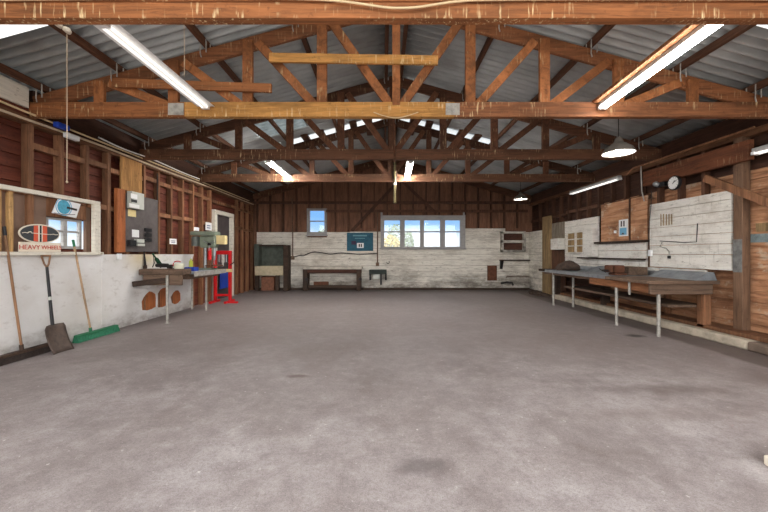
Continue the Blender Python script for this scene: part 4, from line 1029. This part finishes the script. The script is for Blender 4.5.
# sign
t = thing('wall_sign', 'upright white and pale blue sign on the bare orange boards of the right wall', 'sign', (5.16, 7.33, 1.66))
ys, ye = 7.20, 7.47
obj('plate', BM().box(5.16, 5.175, ys, ye, 1.66, 2.02), 'paper', t)
obj('lower_print', BM().box(5.156, 5.16, ys + .03, ye - .03, 1.69, 1.84), 'sky_sign', t)
g = BM()
for q in (.09, .17): g.box(5.156, 5.16, ys + q, ys + q + .035, 1.87, 1.99)
obj('dark_bars', g, 'slate', t)
g = BM(); g.prism([(5.154, ys + .08, 1.70), (5.154, ye - .08, 1.70), (5.154, (ys + ye) / 2, 1.74)], (.003, 0, 0)); obj('emblem', g, 'slate', t)
tag(obj('light_switch', BM().box(5.15, 5.175, 7.56, 7.62, 1.74, 1.80), 'paper', bevel=.004), 'tiny white switch left of the white and blue sign', 'switch')
# clock
cc = Vector((5.02, 5.90, 2.51))
t = thing('wall_clock', 'round white wall clock with a black rim under the header beam', 'clock', tuple(cc))
g = BM(); g.lathe([(.001, .05), (.115, .05), (.125, .03), (.125, 0), (.112, -.012), (.108, 0), (.001, .0)], cc, 32, 'x'); obj('case', g, 'black', t, smooth=True)
g = BM(); g.lathe([(.001, 0), (.108, 0), (.108, -.004), (.001, -.004)], cc, 32, 'x'); obj('face', g, 'enamel', t)
def hand(a, ln, wd):
    # seen from the room (looking toward +x) the right-hand side is -y
    dv = Vector((0, -math.sin(a), math.cos(a))); obj('hand', BM().beam(cc + Vector((-.007, 0, 0)) - dv * .015, cc + Vector((-.007, 0, 0)) + dv * ln, .003, wd, (1, 0, 0)), 'black', t)
hand(math.radians(63), .075, .008); hand(math.radians(40), .05, .011)
g = BM()
for k in range(12):
    a = k * math.pi / 6; dv = Vector((0, -math.sin(a), math.cos(a))); g.beam(cc + Vector((-.005, 0, 0)) + dv * .085, cc + Vector((-.005, 0, 0)) + dv * .1, .002, .006, (1, 0, 0))
obj('hour_marks', g, 'black', t)
c2 = Vector((5.1, RW(657, 184, 5.1)[0], RW(657, 184, 5.1)[1]))
t = thing('wall_fitting', 'small grey metal fitting on a dark base left of the wall clock', 'fitting', tuple(c2))
obj('dome', BM().lathe([(.001, -.07), (.03, -.06), (.05, -.03), (.055, 0), (.001, 0)], c2, 16, 'x'), 'steel', t, smooth=True)
obj('base', BM().box(c2.x, c2.x + .1, c2.y - .16, c2.y + .05, c2.z - .06, c2.z + .06), 'black', t, bevel=.005)
cab('cable', [(5.15, 6.55, 2.5), (5.15, 6.56, 2.2), (5.15, 6.6, 1.9), (5.15, 6.62, 1.6), (5.15, 6.6, 1.35)], .006, 'cable_dark', 'dark cable dropping down the left edge of the white boarding by the clock')
t = thing('hanging_lead', 'short black lead hanging on the white boarding above the near end of the right bench', 'cord', (5.15, 6.4, 1.3))
obj('lead', BM().tube([(5.15, 6.3, 1.5), (5.145, 6.34, 1.42), (5.145, 6.2, 1.38), (5.145, 6.14, 1.32), (5.145, 6.14, 1.24)], .01, 6), 'pipe', t)
obj('plug', BM().tube([(5.145, 6.14, 1.25), (5.145, 6.14, 1.2)], .025, 8), 'black', t)
tag(obj('power_socket', BM().box(5.12, 5.16, 6.52, 6.6, 1.24, 1.36), 'paper', bevel=.005), 'white power socket at the left edge of the right wall boarding', 'socket')
cab('ceiling_pipe', [(4.95, 4.55, 2.98), (4.95, 5.6, 2.98), (4.95, 6.6, 2.98), (4.97, 6.8, 2.98), (5.0, 7.0, 2.9)], .014, 'stud', 'thin brown pipe running along the top of the right wall above the header beam', 'pipe')
g = BM(); g.tube([(5.0, 6.62, 3.0), (5.02, 6.62, 2.5), (5.05, 6.6, 2.3)], .011, 6); tag(obj('drop_conduit', g, 'pipe'), 'thin vertical conduit left of the clock below the pipe', 'conduit')

g = BM(); a = [rw(660, 241, 5.155), rw(684, 242.5, 5.155), rw(696.5, 242, 5.155), rw(697.5, 223.5, 5.155)]; g.tube(a, .008, 6)
tag(obj('wire', g, 'cable_dark'), 'thin dark wire turning upward on the white boarding below the clock', 'wire')
g = BM()
for k in range(5): g.tube([rw(661 + k * 2.7, 214 + .0 * k, 5.155), rw(661 + k * 2.7, 226 - .4 * k, 5.155)], .009, 5)
t = thing('tool_rack', 'row of thin tan dowels at the upper left of the white boarding', 'rack', tuple(rw(667, 220)))
obj('dowels', g, 'tan_z', t); obj('rail', BM().beam(rw(660, 214.5, 5.157), rw(674, 213, 5.157), .006, .03, (1, 0, 0)), 'creamy', t)
# right bench
t = thing('long_workbench', 'long workbench on pipe legs along the right wall with a steel clad far top', 'workbench', (4.6, 7.0, 0))
zt = .87
obj('top', BM().box(4.06, 5.14, 5.2, 6.25, .82, .875), 'bench_x', t, bevel=.006)
obj('steel_top', BM().box(4.16, 5.14, 6.25, 8.75, .83, .872), 'dirty_steel', t, bevel=.003)
obj('steel_top', BM().box(4.12, 5.14, 8.75, 9.05, .83, .885), 'old_dark', t, bevel=.003)
obj('edge_strip', BM().box(4.145, 4.16, 6.25, 9.05, .815, .88), 'steel', t)
obj('end_apron', BM().box(4.1, 5.06, 5.23, 5.28, .665, .818), 'bench_x', t, bevel=.006)
obj('front_apron', BM().box(4.17, 4.21, 5.3, 6.9, .68, .815), wood('orange_apron', sr(150, 100, 66), 'y', .1, 0), t, bevel=.004)
obj('front_apron', BM().box(4.2, 4.24, 6.9, 8.9, .76, .825), 'bench_wood', t, bevel=.004)
for yl, X in ((5.30, 4.28), (6.14, 4.2), (8.2, 4.57), (8.45, 4.22)):
    obj('leg', BM().tube([(X, yl, .001), (X, yl, .82)], .026, 12), 'pipe', t, smooth=True)
obj('drop_bar', BM().tube([(4.15, 5.75, .6), (4.15, 5.75, .86)], .02, 8), 'pipe', t, smooth=True)
obj('lower_shelf', BM().box(4.55, 5.14, 5.45, 8.6, .43, .475), 'bench_wood', t, bevel=.005)
obj('upright', BM().box(4.98, 5.1, 5.3, 5.42, .14, .82), 'stud', t, bevel=.004)
obj('upright', BM().box(4.9, 5.06, 7.6, 7.7, .14, .82), 'old_dark', t, bevel=.004)
obj('back_rail', BM().box(5.09, 5.14, 6.0, 8.9, .875, .97), 'steel', t, bevel=.003)
obj('upstand', BM().hexa([(4.8, 5.25, .876), (5.14, 5.25, .876), (5.14, 6.2, .876), (4.8, 6.2, .876), (5.05, 5.3, 1.0), (5.14, 5.3, 1.0), (5.14, 6.2, 1.0), (5.05, 6.2, 1.0)]), 'dirty_steel', t)
def lump(name, c, r, mt, label, cat, seed):
    rnd = random.Random(seed); g = BM(); bmesh.ops.create_icosphere(g.b, subdivisions=3, radius=1)
    fr = [(Vector((rnd.uniform(-3, 3), rnd.uniform(-3, 3), rnd.uniform(-3, 3))), rnd.uniform(0, 6)) for _ in range(7)]
    for v in g.b.verts:
        n = v.co.copy(); k = 1 + sum(.09 * math.sin(f.dot(n) * 1.6 + p) for f, p in fr)
        v.co = Vector((c[0] + n.x * r[0] * k, c[1] + n.y * r[1] * k, max(c[2], c[2] + (n.z * k * .9 + .35) * r[2])))
    return tag(obj(name, g, mt, at=c, smooth=True), label, cat)
lump('sack_heap', (4.52, 8.42, .874), (.24, .32, .16), 'cloth', 'crumpled dark sacking heaped on the far half of the right bench', 'sacking', 3)
t = thing('bench_vice', 'rusty bench vice standing on the right bench below the pigeonholes', 'vice', (4.45, 6.5, .875))
c = Vector((4.5, 6.55, .876))
obj('base', BM().box(c.x - .1, c.x + .1, c.y - .12, c.y + .12, c.z, c.z + .04), 'rust', t, bevel=.008)
obj('fixed_jaw', BM().box(c.x - .09, c.x + .11, c.y - .06, c.y + .12, c.z + .04, c.z + .19), 'rust', t, bevel=.02)
obj('moving_jaw', BM().box(c.x - .18, c.x - .11, c.y - .07, c.y + .13, c.z + .05, c.z + .19), 'rust', t, bevel=.02)
obj('screw', BM().tube([(c.x - .3, c.y, c.z + .09), (c.x - .1, c.y, c.z + .09)], .018, 8), 'blackmetal', t, smooth=True)
obj('bar', BM().tube([(c.x - .29, c.y - .1, c.z + .06), (c.x - .29, c.y + .1, c.z + .12)], .008, 6), 'blackmetal', t)
t = thing('timber_crate', 'low dark timber crate beside the vice near the wall on the right bench', 'crate', (4.9, 6.7, .875))
g = BM(); g.box(4.68, 5.04, 6.5, 6.9, .876, .89)
for q in ((4.68, 4.70, 6.5, 6.9), (5.02, 5.04, 6.5, 6.9), (4.70, 5.02, 6.5, 6.52), (4.70, 5.02, 6.88, 6.9)): g.box(*q, .89, 1.03)
obj('case', g, 'bench_wood', t)
tag(obj('steel_sheet', BM().hexa([(4.7, 7.0, .874), (5.07, 7.0, .874), (5.07, 7.95, .874), (4.7, 7.95, .874), (5.02, 7.0, 1.0), (5.075, 7.0, 1.0), (5.075, 7.95, 1.0), (5.02, 7.95, 1.0)]), 'dirty_steel'), 'blue-grey sheet of steel leaning at the back of the right bench beside the sacking', 'sheet')
tag(obj('plank', BM().box(4.85, 5.02, 9.1, 10.3, .7, .74), 'bench_wood'), 'loose plank laid level beyond the far end of the right bench', 'plank')
tag(obj('plank_trestle', BM().box(4.88, 5.0, 9.6, 9.8, .131, .698), 'old_dark'), 'dark timber block propping the loose plank in the right corner', 'block')
lump('dirt_heap', (4.80, 10.6, .002), (.2, .5, .1), 'cloth', 'low heap of dirt swept into the far right corner', 'dirt', 11)
# timber block at the right picture edge
t = thing('cream_block', 'cream stepped timber block on the floor at the right edge of the photo', 'block', (2.4, 2.04, 0))
obj('base', BM().box(2.335, 2.48, 1.98, 2.1, .001, .062), 'cream_paint', t, bevel=.008)
obj('upright', BM().box(2.362, 2.48, 1.985, 2.095, .062, .145), 'cream_paint', t, bevel=.006)

# ================================================================== OUTSIDE
def tree(name, label, c, r, n, mt, trunk, seed, cat='tree'):
    rnd = random.Random(seed); t = thing(name, label, cat, (c[0], c[1], -.1))
    g = BM(); c = Vector(c)
    for _ in range(n):
        v = Vector((rnd.gauss(0, 1), rnd.gauss(0, 1), rnd.gauss(0, 1))).normalized() * rnd.uniform(.55, 1.0) ** .6
        p = c + Vector((v.x * r[0], v.y * r[1], v.z * r[2])); s_ = rnd.uniform(.05, .11)
        a = Vector((rnd.uniform(-1, 1), rnd.uniform(-1, 1), rnd.uniform(-1, 1))).normalized(); b = a.orthogonal().normalized()
        g.b.faces.new([g.b.verts.new(p + a * s_), g.b.verts.new(p + b * s_ * .6), g.b.verts.new(p - a * s_), g.b.verts.new(p - b * s_ * .6)])
    obj('foliage', g, mt, t)
    obj('trunk', BM().tube([(c.x, c.y, -.1), (c.x + .05, c.y, c.z * .5), (c.x, c.y, c.z)], [trunk, trunk * .8, trunk * .4], 8), 'bark', t, smooth=True)
tree('yellow_bush', 'yellowish bush outside the left light of the wide window', (P(391, 245, 20) .x, 20, 1.25), (.62, .6, 1.15), 1100, 'leaf_yellow', .06, 1, 'bush')
tree('garden_tree', 'grey-green tree rising behind the yellow bush outside the wide window', (P(396.5, 240, 26).x, 26, 2.3), (.75, .8, 1.25), 900, 'leaf', .1, 2)
tree('garden_tree', 'small green tree outside the second light of the wide window', (P(407.5, 240, 22).x, 22, 1.9), (.42, .5, .85), 500, 'leaf', .07, 3)
tree('garden_bush', 'low green bush outside the small window', (P(323, 230, 22).x, 22, 2.1), (.4, .4, .75), 420, 'leaf', .06, 4, 'bush')

for o in bpy.data.objects:
    if '_o' in o: del o['_o']
